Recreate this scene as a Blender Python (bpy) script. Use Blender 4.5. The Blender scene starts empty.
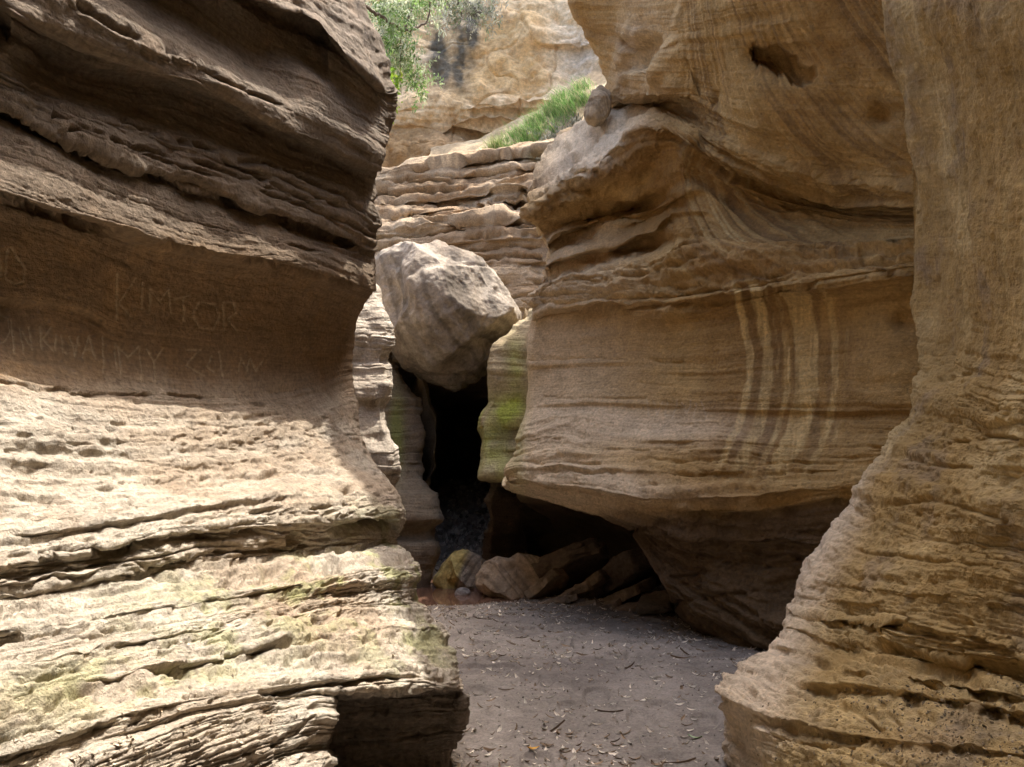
import bpy, math, random
import numpy as np
from math import radians as R

# ---------------------------------------------------------------- scene, camera
sc = bpy.context.scene
C = sc.collection
F = 780.0
TH = R(6.33)
CAMZ = 1.6
cam_d = bpy.data.cameras.new('camera'); cam = bpy.data.objects.new('camera', cam_d); C.objects.link(cam)
cam.location = (0, 0, CAMZ); cam.rotation_euler = (R(90) + TH, 0, 0)
cam_d.sensor_width = 36; cam_d.lens = 36 * F / 1024; cam_d.clip_end = 500; cam_d.clip_start = .05
sc.camera = cam
CT, ST = math.cos(TH), math.sin(TH)

def to_world(px, py, d):
    """pixel + forward distance (world Y) -> world points, shape (...,3)"""
    a = (px - 512.0) / F; b = (383.5 - py) / F
    k = d / (CT - b * ST)
    return np.stack([a * k, d + 0 * a, CAMZ + k * (ST + b * CT)], -1)

A = np.array
# ---------------------------------------------------------------- noise
_rng = np.random.RandomState(7)
_T3 = _rng.uniform(-1, 1, (64, 64, 64)).astype(np.float32)
_T2 = _rng.uniform(-1, 1, (256, 256)).astype(np.float32)

def n3(x, y, z):
    x = x + 137.3; y = y + 211.7; z = z + 93.1
    xi = np.floor(x).astype(np.int32); yi = np.floor(y).astype(np.int32); zi = np.floor(z).astype(np.int32)
    fx = (x - xi).astype(np.float32); fy = (y - yi).astype(np.float32); fz = (z - zi).astype(np.float32)
    fx = fx*fx*(3-2*fx); fy = fy*fy*(3-2*fy); fz = fz*fz*(3-2*fz)
    x0 = xi & 63; x1 = (xi+1) & 63; y0 = yi & 63; y1 = (yi+1) & 63; z0 = zi & 63; z1 = (zi+1) & 63
    a = _T3[x0,y0,z0]*(1-fx) + _T3[x1,y0,z0]*fx
    b = _T3[x0,y1,z0]*(1-fx) + _T3[x1,y1,z0]*fx
    c = _T3[x0,y0,z1]*(1-fx) + _T3[x1,y0,z1]*fx
    d = _T3[x0,y1,z1]*(1-fx) + _T3[x1,y1,z1]*fx
    return (a*(1-fy)+b*fy)*(1-fz) + (c*(1-fy)+d*fy)*fz

def n2(x, y):
    x = x + 531.3; y = y + 417.7
    xi = np.floor(x).astype(np.int32); yi = np.floor(y).astype(np.int32)
    fx = (x - xi).astype(np.float32); fy = (y - yi).astype(np.float32)
    fx = fx*fx*(3-2*fx); fy = fy*fy*(3-2*fy)
    x0 = xi & 255; x1 = (xi+1) & 255; y0 = yi & 255; y1 = (yi+1) & 255
    return (_T2[x0,y0]*(1-fx)+_T2[x1,y0]*fx)*(1-fy) + (_T2[x0,y1]*(1-fx)+_T2[x1,y1]*fx)*fy

def fbm3(P, f, oct=4, gain=.5, off=0.0):
    s = 0; a = 1.0; t = 0
    for i in range(oct):
        s = s + a * n3(P[...,0]*f + off + 11.3*i, P[...,1]*f + 5.7*i, P[...,2]*f + off*1.7)
        t += a; a *= gain; f *= 2.03
    return s / t * 1.5

def fbm2(u, v, oct=3, gain=.5):
    s = 0; a = 1.0; t = 0
    for i in range(oct):
        s = s + a * n2(u + 17.1*i, v + 9.3*i); t += a; a *= gain; u = u*2.03; v = v*2.03
    return s / t * 1.5

def sm(a, b, x):
    t = np.clip((x - a) / (b - a), 0, 1); return t*t*(3-2*t)

def herm(xk, Yk, x):
    """non uniform Catmull-Rom: xk (K,), Yk (K,...) evaluated at x (N,)"""
    xk = np.asarray(xk, float); Yk = np.asarray(Yk, float)
    K = len(xk)
    h = np.diff(xk); sh = (K-1,) + (1,)*(Yk.ndim-1)
    dl = np.diff(Yk, axis=0) / h.reshape(sh)
    m = np.empty_like(Yk); m[0] = dl[0]; m[-1] = dl[-1]
    if K > 2:
        w0 = h[1:].reshape((-1,)+sh[1:]); w1 = h[:-1].reshape((-1,)+sh[1:])
        m[1:-1] = (dl[:-1]*w0 + dl[1:]*w1) / (w0 + w1)
        # monotone limiting keeps ledges from ringing
        same = (dl[:-1]*dl[1:]) > 0
        lim = 2.5*np.minimum(abs(dl[:-1]), abs(dl[1:]))
        m[1:-1] = np.where(same, np.clip(m[1:-1], -lim, lim), m[1:-1]*.25)
    x = np.clip(x, xk[0], xk[-1])
    i = np.clip(np.searchsorted(xk, x, side='right') - 1, 0, K-2)
    t = (x - xk[i]) / h[i]; t = t.reshape(t.shape + (1,)*(Yk.ndim-1)); hi = h[i].reshape(t.shape)
    t2 = t*t; t3 = t2*t
    return (2*t3-3*t2+1)*Yk[i] + (t3-2*t2+t)*hi*m[i] + (-2*t3+3*t2)*Yk[i+1] + (t3-t2)*hi*m[i+1]

def line(pts, x):
    xs = [p[0] for p in pts]; ys = [p[1] for p in pts]
    return herm(xs, np.array(ys, float), x)

# ---------------------------------------------------------------- mesh output
def grid_mesh(name, P, col=None, uv=None, mat=None, flip=False, smooth=True):
    nv, nu = P.shape[:2]
    me = bpy.data.meshes.new(name)
    n = nv*nu
    idx = np.arange(n, dtype=np.int32).reshape(nv, nu)
    q = np.stack([idx[:-1,:-1], idx[:-1,1:], idx[1:,1:], idx[1:,:-1]], -1).reshape(-1, 4)
    if flip: q = q[:, ::-1]
    me.vertices.add(n); me.vertices.foreach_set('co', P.reshape(-1).astype(np.float32))
    me.loops.add(q.size); me.loops.foreach_set('vertex_index', np.ascontiguousarray(q).reshape(-1))
    me.polygons.add(len(q)); me.polygons.foreach_set('loop_start', np.arange(0, q.size, 4, dtype=np.int32))
    me.polygons.foreach_set('loop_total', np.full(len(q), 4, np.int32))
    me.update(calc_edges=True)
    if smooth: me.polygons.foreach_set('use_smooth', np.ones(len(q), bool))
    if col is not None:
        at = me.color_attributes.new('Col', 'FLOAT_COLOR', 'POINT')
        c4 = np.ones((n, 4), np.float32); c4[:, :3] = np.clip(col.reshape(-1, 3), 0.004, .9)
        at.data.foreach_set('color', c4.reshape(-1))
    if uv is not None:
        at = me.attributes.new('strat', 'FLOAT_VECTOR', 'POINT')
        v3 = np.zeros((n, 3), np.float32); v3[:, :2] = uv.reshape(-1, 2)
        at.data.foreach_set('vector', v3.reshape(-1))
    ob = bpy.data.objects.new(name, me); C.objects.link(ob)
    if mat: me.materials.append(mat)
    return ob

def poly_mesh(name, verts, faces, mat=None, col=None, smooth=False, parent=None, matidx=None):
    me = bpy.data.meshes.new(name); me.from_pydata([tuple(map(float, v)) for v in verts], [], faces)
    me.update()
    if smooth: me.polygons.foreach_set('use_smooth', np.ones(len(me.polygons), bool))
    if col is not None:
        at = me.color_attributes.new('Col', 'FLOAT_COLOR', 'POINT')
        c4 = np.ones((len(verts), 4), np.float32); c4[:, :3] = col
        at.data.foreach_set('color', c4.reshape(-1))
    ob = bpy.data.objects.new(name, me); C.objects.link(ob)
    for m in (mat if isinstance(mat, list) else [mat]):
        if m: me.materials.append(m)
    if matidx is not None: me.polygons.foreach_set('material_index', matidx)
    if parent: ob.parent = parent
    return ob

def tag(o, label=None, cat=None, group=None, kind=None):
    if label: o['label'] = label
    if cat: o['category'] = cat
    if cat and not kind: o['kind'] = 'thing'
    if group: o['group'] = group
    if kind: o['kind'] = kind
    return o

# ---------------------------------------------------------------- materials
def new_mat(name):
    m = bpy.data.materials.new(name); m.use_nodes = True
    nt = m.node_tree; b = nt.nodes['Principled BSDF']; b.inputs['Roughness'].default_value = .9
    b.inputs['Specular IOR Level'].default_value = .25
    return m, nt, b

def rock_mat(name, grain=1.0, bump=1.0, strat=1.0, rough=.92, var=.35):
    m, nt, b = new_mat(name); N = nt.nodes; L = nt.links
    at = N.new('ShaderNodeAttribute'); at.attribute_name = 'Col'
    geo = N.new('ShaderNodeNewGeometry')
    sa = N.new('ShaderNodeAttribute'); sa.attribute_name = 'strat'
    mp = N.new('ShaderNodeMapping'); mp.inputs['Scale'].default_value = (1.5, 26, 1)
    L.new(sa.outputs['Vector'], mp.inputs['Vector'])
    ns = N.new('ShaderNodeTexNoise'); ns.inputs['Scale'].default_value = 2.2; ns.inputs['Detail'].default_value = 6; ns.inputs['Roughness'].default_value = .65
    L.new(mp.outputs[0], ns.inputs['Vector'])
    nf = N.new('ShaderNodeTexNoise'); nf.inputs['Scale'].default_value = 34*grain; nf.inputs['Detail'].default_value = 7; nf.inputs['Roughness'].default_value = .68
    L.new(geo.outputs['Position'], nf.inputs['Vector'])
    nb = N.new('ShaderNodeTexNoise'); nb.inputs['Scale'].default_value = 5; nb.inputs['Detail'].default_value = 5; nb.inputs['Roughness'].default_value = .6
    L.new(geo.outputs['Position'], nb.inputs['Vector'])
    # colour variation: multiply by 1 +- var
    def mr(src, lo, hi, a, c):
        r = N.new('ShaderNodeMapRange'); r.inputs[1].default_value = a; r.inputs[2].default_value = c
        r.inputs[3].default_value = lo; r.inputs[4].default_value = hi; L.new(src, r.inputs[0]); return r.outputs[0]
    def mul(a, c):
        x = N.new('ShaderNodeMath'); x.operation = 'MULTIPLY'; L.new(a, x.inputs[0]); L.new(c, x.inputs[1]); return x.outputs[0]
    k = mul(mul(mr(ns.outputs['Fac'], 1-var*strat, 1+var*strat, .32, .68), mr(nf.outputs['Fac'], 1-var, 1+var*.9, .3, .7)), mr(nb.outputs['Fac'], .82, 1.16, .3, .7))
    vm = N.new('ShaderNodeVectorMath'); vm.operation = 'SCALE'
    L.new(at.outputs['Color'], vm.inputs[0]); L.new(k, vm.inputs['Scale'])
    L.new(vm.outputs[0], b.inputs['Base Color'])
    b1 = N.new('ShaderNodeBump'); b1.inputs['Strength'].default_value = .8*bump; b1.inputs['Distance'].default_value = .022
    L.new(nf.outputs['Fac'], b1.inputs['Height'])
    b2 = N.new('ShaderNodeBump'); b2.inputs['Strength'].default_value = .5*bump*strat; b2.inputs['Distance'].default_value = .018
    L.new(ns.outputs['Fac'], b2.inputs['Height']); L.new(b1.outputs[0], b2.inputs['Normal'])
    vo = N.new('ShaderNodeTexNoise'); vo.inputs['Scale'].default_value = 140*grain; vo.inputs['Detail'].default_value = 3
    L.new(geo.outputs['Position'], vo.inputs['Vector'])
    b3 = N.new('ShaderNodeBump'); b3.inputs['Strength'].default_value = .7*bump; b3.inputs['Distance'].default_value = .005
    L.new(vo.outputs['Fac'], b3.inputs['Height']); L.new(b2.outputs[0], b3.inputs['Normal'])
    L.new(b3.outputs[0], b.inputs['Normal']); b.inputs['Roughness'].default_value = rough
    return m

M_wall = rock_mat('layered_tuff', strat=.5, bump=1.2)
M_smooth = rock_mat('water_worn_tuff', strat=.4, bump=1.1, var=.28)
M_far = rock_mat('far_cliff_rock', grain=.35, strat=.5, bump=1.2, var=.3)
M_rock = rock_mat('boulder_rock', strat=0.0, bump=1.3, var=.34, grain=.6)

def leaf_mat(name, colr, var=.3, trans=.25):
    m, nt, b = new_mat(name); N = nt.nodes; L = nt.links
    at = N.new('ShaderNodeAttribute'); at.attribute_name = 'Col'
    L.new(at.outputs['Color'], b.inputs['Base Color'])
    b.inputs['Roughness'].default_value = .6
    if trans:
        b.inputs['Transmission Weight'].default_value = 0
        tr = N.new('ShaderNodeBsdfTranslucent'); L.new(at.outputs['Color'], tr.inputs['Color'])
        mx = N.new('ShaderNodeMixShader'); mx.inputs[0].default_value = trans
        out = N['Material Output']; L.new(b.outputs[0], mx.inputs[1]); L.new(tr.outputs[0], mx.inputs[2]); L.new(mx.outputs[0], out.inputs[0])
    return m
M_leaf = leaf_mat('leaf', None)
M_litter = leaf_mat('dry_leaf', None, trans=0)

# ---------------------------------------------------------------- strata relief
def strata(u, s, seed, big=1.0, fine=1.0):
    """relief (metres, + = out) of hard and soft beds; u along the bed, s up the section, both in metres"""
    w = s + .07*fbm2(u*.45 + seed, s*.7, 2) + .016*fbm2(u*2.6 + seed, s*2, 3) + .007*fbm2(u*11, s*9 + seed, 2)
    patch = .35 + .65*sm(-.35, .35, fbm2(u*.7 + seed*3, s*1.1 + seed, 3))
    r = 0
    for f, a, k in ((2.3, .075*big, .12), (5.2, .05*big, .25), (12, .022, .5), (27, .007*fine, 1.2)):
        n = n2(u*k + seed + f, w*f)
        r = r + a*np.tanh(2.6*n)*(patch if f > 4 else 1)
    # rounded beds parted by sharp notches that come and go
    for f, a in ((3.1, .04*big), (7.3, .03*big), (16, .015)):
        ph = w*f + .7*n2(u*.2 + seed, w*1.3 + f); k = np.floor(ph); fr = ph - k
        ki = k.astype(np.int64) & 255
        h = _T2[ki, int(seed*7+f*3) & 255]*.5 + .5
        m = sm(-.25, .35, n2(u*.12*f + h*91, k*3.7 + f))
        bul = np.abs(2*fr-1)**7
        r = r - a*h*m*bul*(.5+.5*patch) - a*.35*h*m*fr
    for f, a in ((24, .011*fine), (41, .007*fine)):
        ph = w*f + .9*n2(u*.5 + seed, w*2.3 + f); k = np.floor(ph); fr = ph - k
        h = _T2[k.astype(np.int64) & 255, int(seed*5+f*3) & 255]*.5 + .5
        m = sm(-.1, .3, n2(u*.45 + h*71, k*2.9 + f))*sm(-.3, .3, n2(u*.6+seed, w*2.1+9))
        r = r - a*h*m*(np.abs(2*fr-1)**5 + .7*fr)
    # broken, chipped edges
    ch = n2(u*5 + seed, w*16 + 4); r = r - .014*sm(.25, .6, ch)*patch
    ch = n2(u*14 + seed, w*26 + 4); r = r - .008*sm(.2, .6, ch)*patch
    return r + .02

def normals(P):
    du = np.gradient(P, axis=1); dv = np.gradient(P, axis=0)
    n = np.cross(du, dv); n /= np.linalg.norm(n, axis=-1, keepdims=True) + 1e-9
    return n

def boxblur(A, r):
    if r < 1: return A
    for ax in (0, 1):
        pad = [(0, 0)]*A.ndim; pad[ax] = (r+1, r)
        c = np.cumsum(np.pad(A, pad, mode='edge'), axis=ax)
        n = A.shape[ax]
        hi = np.take(c, range(2*r+1, n+2*r+1), axis=ax); lo = np.take(c, range(0, n), axis=ax)
        A = (hi - lo) / (2*r+1)
    return A

def build_wall(name, rows, side, far_px, nu, nose=None, dens=1.25, mat=None, seed=0, ext=None, top=None, bottom=-.4,
               adj=None, relief=None, colour=None, tail=None):
    """rows: dicts with
         y   polyline of the bed line in the picture
         e   where the silhouette edge is
         d   [(px, distance)...] of the face along this bed
         rec recess (m) right under this bed, rough  strata strength
       side: +1 when the silhouette edge is on the picture's right, -1 when on its left, 0 none
       far_px: the other end in px.  nose=(r px, c m) rounding."""
    K = len(rows)
    PX = []; PY = []; D = []; 
    nn, nt_ = (56, 26) if side else (0, 0)
    for r in rows:
        rp, cm = r.get('nose', nose) if side else (0, 0)
        e = r['e'] if side else r.get('e')
        t = np.linspace(0, 1, nu)
        px = far_px + (e - side*rp - far_px)*t
        ds = sorted(r['d']); 
        d = herm([q[0] for q in ds], np.array([q[1] for q in ds], float), px)
        if side:
            d0 = d[-1]
            ph = np.linspace(0, R(155), nn+1)[1:]
            pxn = e - side*rp + side*rp*np.sin(ph); dn = d0 + cm*(1 - np.cos(ph)) + (abs(d[-1]-d[-8])/ (abs(px[-1]-px[-8])+1e-6))*np.abs(pxn-px[-1])*0.5
            w = np.linspace(0, 1, nt_+1)[1:]
            pxt = pxn[-1] - side*(tail or 150)*w; dt = dn[-1] + 4.0*w
            pxall = np.concatenate([px, pxn, pxt]); d = np.concatenate([d, dn, dt])
        else: pxall = px
        y = line(r['y'], np.clip(pxall, *sorted((far_px, e))))
        PX.append(pxall); PY.append(y); D.append(d)
    PX = np.array(PX); PY = np.array(PY); D = np.array(D)
    vis = slice(0, nu)
    gap = np.maximum(np.abs(np.diff(PY[:, vis], axis=0)).mean(1), 1.5) + .15*np.abs(np.diff(D[:, vis], axis=0)).mean(1)*100
    Vk = np.concatenate([[0], np.cumsum(gap)])
    nv = int(Vk[-1]*dens)
    v = np.linspace(0, Vk[-1], nv)
    stack = np.stack([PX, PY, D], -1)
    G = herm(Vk, stack, v)
    seg = np.clip(np.searchsorted(Vk, v, side='right')-1, 0, K-2)
    s = (v - Vk[seg]) / (Vk[seg+1]-Vk[seg])
    rec = np.array([r.get('rec', 0.) for r in rows])
    # recess: sharp just under the lip, running out towards the next bed; fades in and out along u
    gx = sm(0, .14, s)*(1-s)**1.2*rec[seg]
    px, py, d = G[..., 0].copy(), G[..., 1].copy(), G[..., 2].copy()
    ulen = np.linspace(0, 1, px.shape[1])[None]
    fade = np.clip(.55 + 1.3*fbm2(ulen*9 + seed + 0*s[:, None], seg[:, None]*3.7 + 0*ulen, 3), .08, 1.3)
    rx = np.array([r.get('rx', 9999.) for r in rows])[seg][:, None]
    sol = np.array([1. if (r.get('rx') or r.get('solid')) else 0. for r in rows])[seg][:, None]
    fade = fade*(1-sol) + sol*np.clip(fade+.35, .75, 1.2)
    d = d + gx[:, None]*fade*np.where(rx < 9000, sm(rx, rx-70, px), 1.)
    if adj is not None: d = adj(px, py, d)
    P = to_world(px, py, d)
    # metric coordinates of the beds
    Uc = np.concatenate([[0], np.cumsum(np.linalg.norm(np.diff(P, axis=1), axis=-1).mean(0))])
    Sc = np.concatenate([[0], np.cumsum(np.linalg.norm(np.diff(P, axis=0), axis=-1).mean(1))])
    rough = herm(Vk, np.array([r.get('rough', 1.) for r in rows]), v)[:, None] * np.ones((1, P.shape[1]))
    # world extensions
    if ext is not None:   # list of (dx,dy,dz) added to the far end column; nearest first
        k = 44
        knots = np.array([(0, 0, 0)] + list(ext), float)
        tt = np.linspace(0, len(ext), k+1)[1:]
        off = herm(np.arange(len(knots)), knots, tt)[::-1]
        E = P[:, :1] + off[None]
        L0 = np.linalg.norm(off, axis=1)
        P = np.concatenate([E, P], 1); Uc = np.concatenate([-L0, Uc])
        rough = np.concatenate([np.repeat(rough[:, :1], k, 1), rough], 1)
        px = np.concatenate([np.full((nv, k), px[0, 0] - side*400.), px], 1); py = np.concatenate([np.repeat(py[:, :1], k, 1), py], 1)
    if top is not None:
        k = 60
        knots = np.array([(0, 0, 0)] + list(top), float)
        tt = np.linspace(0, len(top), k+1)[1:]
        off = herm(np.arange(len(knots)), knots, tt)[::-1]
        E = P[:1] + off[:, None]
        L0 = np.linalg.norm(off, axis=1)
        P = np.concatenate([E, P], 0); Sc = np.concatenate([-L0, Sc])
        rough = np.concatenate([np.repeat(rough[:1], k, 0), rough], 0)
        px = np.concatenate([np.repeat(px[:1], k, 0), px], 0); py = np.concatenate([np.full((k, P.shape[1]), -400.), py], 0)
    if bottom is not None:
        last = P[-1:].copy(); k = 8
        B = np.repeat(last, k, 0)
        w = np.linspace(0, 1, k+1)[1:, None]
        B[..., 2] = last[..., 2]*(1-w) + np.minimum(bottom, last[..., 2])*w
        P = np.concatenate([P, B], 0); Sc = np.concatenate([Sc, Sc[-1]+w[:, 0]*.5])
        rough = np.concatenate([rough, np.repeat(rough[-1:], k, 0)], 0)
        px = np.concatenate([px, np.repeat(px[-1:], k, 0)], 0); py = np.concatenate([py, np.repeat(py[-1:], k, 0)], 0)
    N = normals(boxblur(P, 5))
    U, S = np.meshgrid(Uc, Sc)
    toc = np.array([0, 0, CAMZ]) - P
    sgn = 1 if np.median((N*toc).sum(-1)[:, :nu]) > 0 else -1
    N = N*sgn
    rel = relief(U, S, P, px, py, rough) if relief else strata(U, S, seed)*rough
    Q = P + N*rel[..., None]
    col = colour(U, S, Q, px, py, rel) if colour else np.full(Q.shape, .3)
    ob = grid_mesh(name, Q, col, np.stack([U, S], -1), mat, flip=(sgn > 0) == False)
    return ob

def mixc(a, b, t):
    a = np.asarray(a, float); b = np.asarray(b, float)
    if a.ndim == 1: a = a[None, None]
    if b.ndim == 1: b = b[None, None]
    return a*(1-t[..., None]) + b*t[..., None]

def blob(px, py, cx, cy, rx, ry, ang=0.):
    c, s_ = math.cos(R(ang)), math.sin(R(ang)); x = px-cx; y = py-cy
    X = (x*c + y*s_)/rx; Y = (-x*s_ + y*c)/ry
    return np.exp(-(X*X + Y*Y))

def seg_mask(px, py, strokes, w):
    """1 near the polylines (px space)"""
    m = np.zeros(px.shape)
    allp = np.array([p for st in strokes for p in st]); x0, y0 = allp.min(0)-4; x1, y1 = allp.max(0)+4
    sel = (px > x0) & (px < x1) & (py > y0) & (py < y1)
    X = px[sel]; Y = py[sel]; best = np.full(X.shape, 9e9)
    for st in strokes:
        for (ax, ay), (bx, by) in zip(st[:-1], st[1:]):
            dx, dy = bx-ax, by-ay
            t = np.clip(((X-ax)*dx + (Y-ay)*dy)/(dx*dx+dy*dy+1e-9), 0, 1)
            best = np.minimum(best, (X-ax-t*dx)**2 + (Y-ay-t*dy)**2)
    m[sel] = np.exp(-best/(w*w)); return m

def cracks(px, py, lst, seed):
    """open bedding cracks: polylines that wobble and fade; (points, depth m, half width px)"""
    qx = px; qy = py + 2.2*fbm2(px*.045 + seed, py*.05, 3) + .8*n2(px*.3, py*.3+seed)
    r = np.zeros(px.shape)
    for i, (pts, dep, w) in enumerate(lst):
        m = seg_mask(qx, qy - .5*w, [pts], w*1.1)
        am = sm(-.55, .15, n2(px*.035 + i*7.7, 0*px + i + seed))
        r = np.maximum(r, m*dep*am*(.7+.5*n2(px*.12+i, py*.1)))
    return r
def Z(pts, k, ox, oy): return [(ox+x*k, oy+y*k) for x, y in pts]
CL = [(Z(p, .469, 0, 452), d, w) for p, d, w in (
  ([(0,240),(100,215),(190,205),(260,212),(330,190),(400,180),(500,175),(590,160),(640,150)], .07, 3),
  ([(0,270),(200,240),(330,235),(450,215),(600,200),(780,190)], .04, 1.6), ([(0,283),(200,256),(330,246),(400,236)], .03, 1.4), ([(0,305),(100,292),(250,265),(380,272)], .04, 2),
  ([(610,184),(700,164),(835,148)], .16, 4.5), ([(500,230),(620,215),(740,205),(800,200)], .09, 3), ([(480,267),(600,248),(720,235)], .11, 3.5),
  ([(0,350),(100,318),(180,322)], .04, 2), ([(0,405),(120,375),(200,365),(330,360)], .045, 2), ([(320,425),(420,405),(500,385),(570,380)], .07, 2.6), ([(665,362),(720,350)], .08, 3), ([(780,332),(850,335)], .06, 2),
  ([(0,520),(120,490),(200,470),(300,475),(400,450),(560,430),(700,405)], .07, 2.6), ([(0,545),(100,520),(250,487),(400,470),(600,444),(700,425)], .06, 2.2), ([(0,580),(80,560),(180,520),(340,500)], .06, 2.4),
  ([(0,610),(200,560),(350,520),(500,500),(650,480)], .05, 2), ([(0,500),(150,468),(280,455)], .04, 1.6), ([(560,512),(700,495),(830,475),(950,478)], .07, 2), ([(580,532),(690,515)], .06, 2),
  ([(0,150),(200,148),(420,130),(700,118)], .025, 1.5), ([(200,60),(420,50),(640,40),(780,45)], .03, 1.6), ([(0,95),(160,100),(300,92)], .02, 1.4), ([(710,72),(745,78)], .08, 3), ([(330,445),(450,420),(620,400)], .03, 1.5), ([(450,470),(600,455),(820,430)], .04, 1.5))]
CL += [(Z(p, .4106, 0, 0), d, w) for p, d, w in (
  ([(150,330),(300,362),(450,388),(560,430),(700,474),(850,545),(905,580)], .05, 1.8), ([(110,300),(250,350),(420,402),(600,460),(750,505),(890,565)], .05, 1.8),
  ([(80,240),(200,272),(330,310),(450,345),(560,385),(700,412),(830,474),(905,532)], .07, 2.2), ([(500,372),(620,432),(740,484),(900,604)], .05, 1.8), ([(560,400),(700,440),(830,505),(900,560)], .045, 1.6),
  ([(0,264),(100,332),(300,412),(480,452),(560,492),(700,536),(850,590)], .14, 3.2), ([(0,478),(200,546),(400,596),(640,642),(850,690)], .10, 2.6), ([(180,0),(300,75),(400,120),(560,195),(700,252)], .08, 3), ([(560,560),(700,590),(880,640)], .05, 1.6),
  ([(0,60),(30,100),(60,180),(90,270)], .10, 3), ([(600,300),(720,350),(860,420)], .05, 1.8), ([(0,930),(200,960),(420,960),(640,985)], .03, 1.5))]
CM = [(p, d, w) for p, d, w in (
  ([(538,298),(600,291),(680,283),(740,271)], .07, 1.8), ([(545,304),(640,297),(720,289),(800,269)], .07, 1.8), ([(560,285),(640,277),(700,262)], .06, 1.6), ([(534,313),(600,308),(690,303)], .07, 1.6), ([(600,270),(660,258),(700,246)], .05, 1.5),
  ([(515,478),(600,474),(700,475),(833,471)], .05, 1.5), ([(530,466),(640,463),(720,466),(860,462)], .035, 1.3), ([(540,455),(640,452),(760,456)], .03, 1.2), ([(640,524),(720,512),(800,508),(840,500)], .08, 2.2),
  ([(660,545),(720,535),(800,530)], .07, 2), ([(680,575),(740,566),(800,560)], .06, 2), ([(545,396),(600,400),(650,396)], .02, 1.3), ([(530,360),(600,357),(690,362)], .02, 1.2), ([(640,486),(720,482),(850,478)], .04, 1.3), ([(520,492),(600,506),(640,510)], .04, 1.5),
  ([(680,600),(730,592),(790,590)], .06, 2), ([(735,290),(800,276),(905,258)], .05, 1.6), ([(620,40),(650,60),(655,90)], .1, 2.5), ([(690,95),(712,105),(716,92)], .1, 3))]
CN = [(Z(p, .297, 720, 557), d, w) for p, d, w in (
  ([(300,208),(480,212),(700,238),(1020,288)], .05, 2.2), ([(330,232),(520,240),(760,268),(1020,312)], .035, 2.6), ([(320,292),(520,300),(760,348),(1020,392)], .045, 2.4), ([(240,380),(400,398),(600,432),(900,484),(1020,505)], .04, 2.),
  ([(200,402),(330,432),(480,472),(600,522)], .045, 2.4), ([(130,432),(260,442),(450,484),(520,550)], .04, 2.), ([(0,480),(90,545),(170,600),(300,615),(450,632)], .03, 1.6), ([(260,345),(420,352),(640,380),(1020,430)], .035, 2.), ([(600,450),(800,480),(1020,530)], .03, 2), ([(430,600),(480,604)], .05, 3), ([(350,560),(390,556)], .05, 3))]
CN += [([(860,500),(900,508),(940,504),(1024,522)], .03, 2), ([(930,378),(970,372),(1024,380)], .04, 2.5), ([(830,548),(880,556),(960,566),(1024,575)], .025, 1.8), ([(880,455),(930,466),(1024,470)], .03, 2.2), ([(950,445),(990,436),(1024,440)], .03, 2)]

# ================================================================ LEFT CLIFF
TAN = (.39, .31, .225); PALE = (.455, .40, .32); OCHRE = (.36, .245, .14); BROWN = (.26, .18, .115); GREY = (.33, .28, .235); MOSS = (.32, .33, .13)

def L_d(d0, de, e):
    """plan line from the frame's left edge to the silhouette"""
    a0 = -512/F; a1 = (e-512)/F
    x0 = a0*d0; x1 = a1*de
    B = (x1-x0)/(de-d0); A = x0 - B*d0
    return [(p, A/((p-512)/F - B)) for p in (-40, 0, 60, 120, 180, 230, 270, 310, 340, e-14 if e > 358 else e-6)]

Lrows = []
def LR(y, e, d0, de, **k):
    r = dict(y=[(-40, y[0][1] + (y[0][1]-y[1][1])/(y[1][0]-y[0][0])*40)] + y, e=e, d=L_d(d0, de, e)); r.update(k); Lrows.append(r)
LR([(0, -330), (180, -220), (370, -150)], 345, 3.6, 7.0, rough=.8)
LR([(0, -230), (180, -130), (370, -60)], 360, 3.1, 6.4, rough=.8)
LR([(0, -160), (180, -60), (267, 0), (320, 25), (347, 55), (386, 90)], 386, 2.75, 5.85, rec=.42, solid=1, rough=.9)
LR([(0, -90), (164, 0), (226, 41), (267, 65), (330, 95), (391, 125)], 392, 3.1, 6.15, rough=.35)
LR([(0, -30), (75, 5), (144, 45), (230, 82), (287, 106), (330, 128), (384, 160)], 386, 2.8, 6.0, rec=.05, rough=.3)
LR([(0, 5), (75, 45), (144, 70), (230, 100), (287, 130), (330, 150), (382, 172)], 381, 2.85, 6.05, rec=.2, solid=1, rough=.35)
LR([(0, 28), (60, 72), (123, 86), (177, 93), (226, 113), (287, 146), (330, 163), (380, 182)], 378, 3.15, 6.35, rough=.5)
LR([(0, 80), (25, 98), (103, 123), (185, 148), (246, 168), (296, 181), (349, 203), (374, 222)], 374, 3.05, 6.25, rec=.08, rough=.95)
LR([(0, 107), (41, 133), (82, 151), (164, 180), (226, 200), (287, 219), (349, 238), (372, 250)], 373, 3.0, 6.3, rec=.12, solid=1, rough=.8)
LR([(0, 150), (82, 182), (164, 210), (240, 231), (300, 243), (372, 266)], 374, 2.98, 6.35, rough=.55)
LR([(0, 193), (82, 218), (164, 242), (230, 257), (279, 263), (349, 283), (373, 289)], 374, 2.92, 6.35, rec=.2, solid=1, rough=.5)
LR([(0, 205), (82, 229), (164, 254), (230, 269), (279, 277), (349, 297), (366, 303)], 366, 3.16, 6.75, rough=.25)
LR([(0, 297), (80, 306), (110, 320), (180, 333), (240, 340), (290, 345), (353, 346)], 353, 3.2, 7.0, rec=.05, rough=.18)
LR([(0, 365), (120, 388), (200, 396), (300, 392), (349, 378)], 350, 3.14, 6.95, rough=.35)
LR([(0, 420), (150, 432), (250, 432), (350, 408)], 356, 2.95, 6.75, rough=.45)
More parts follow.
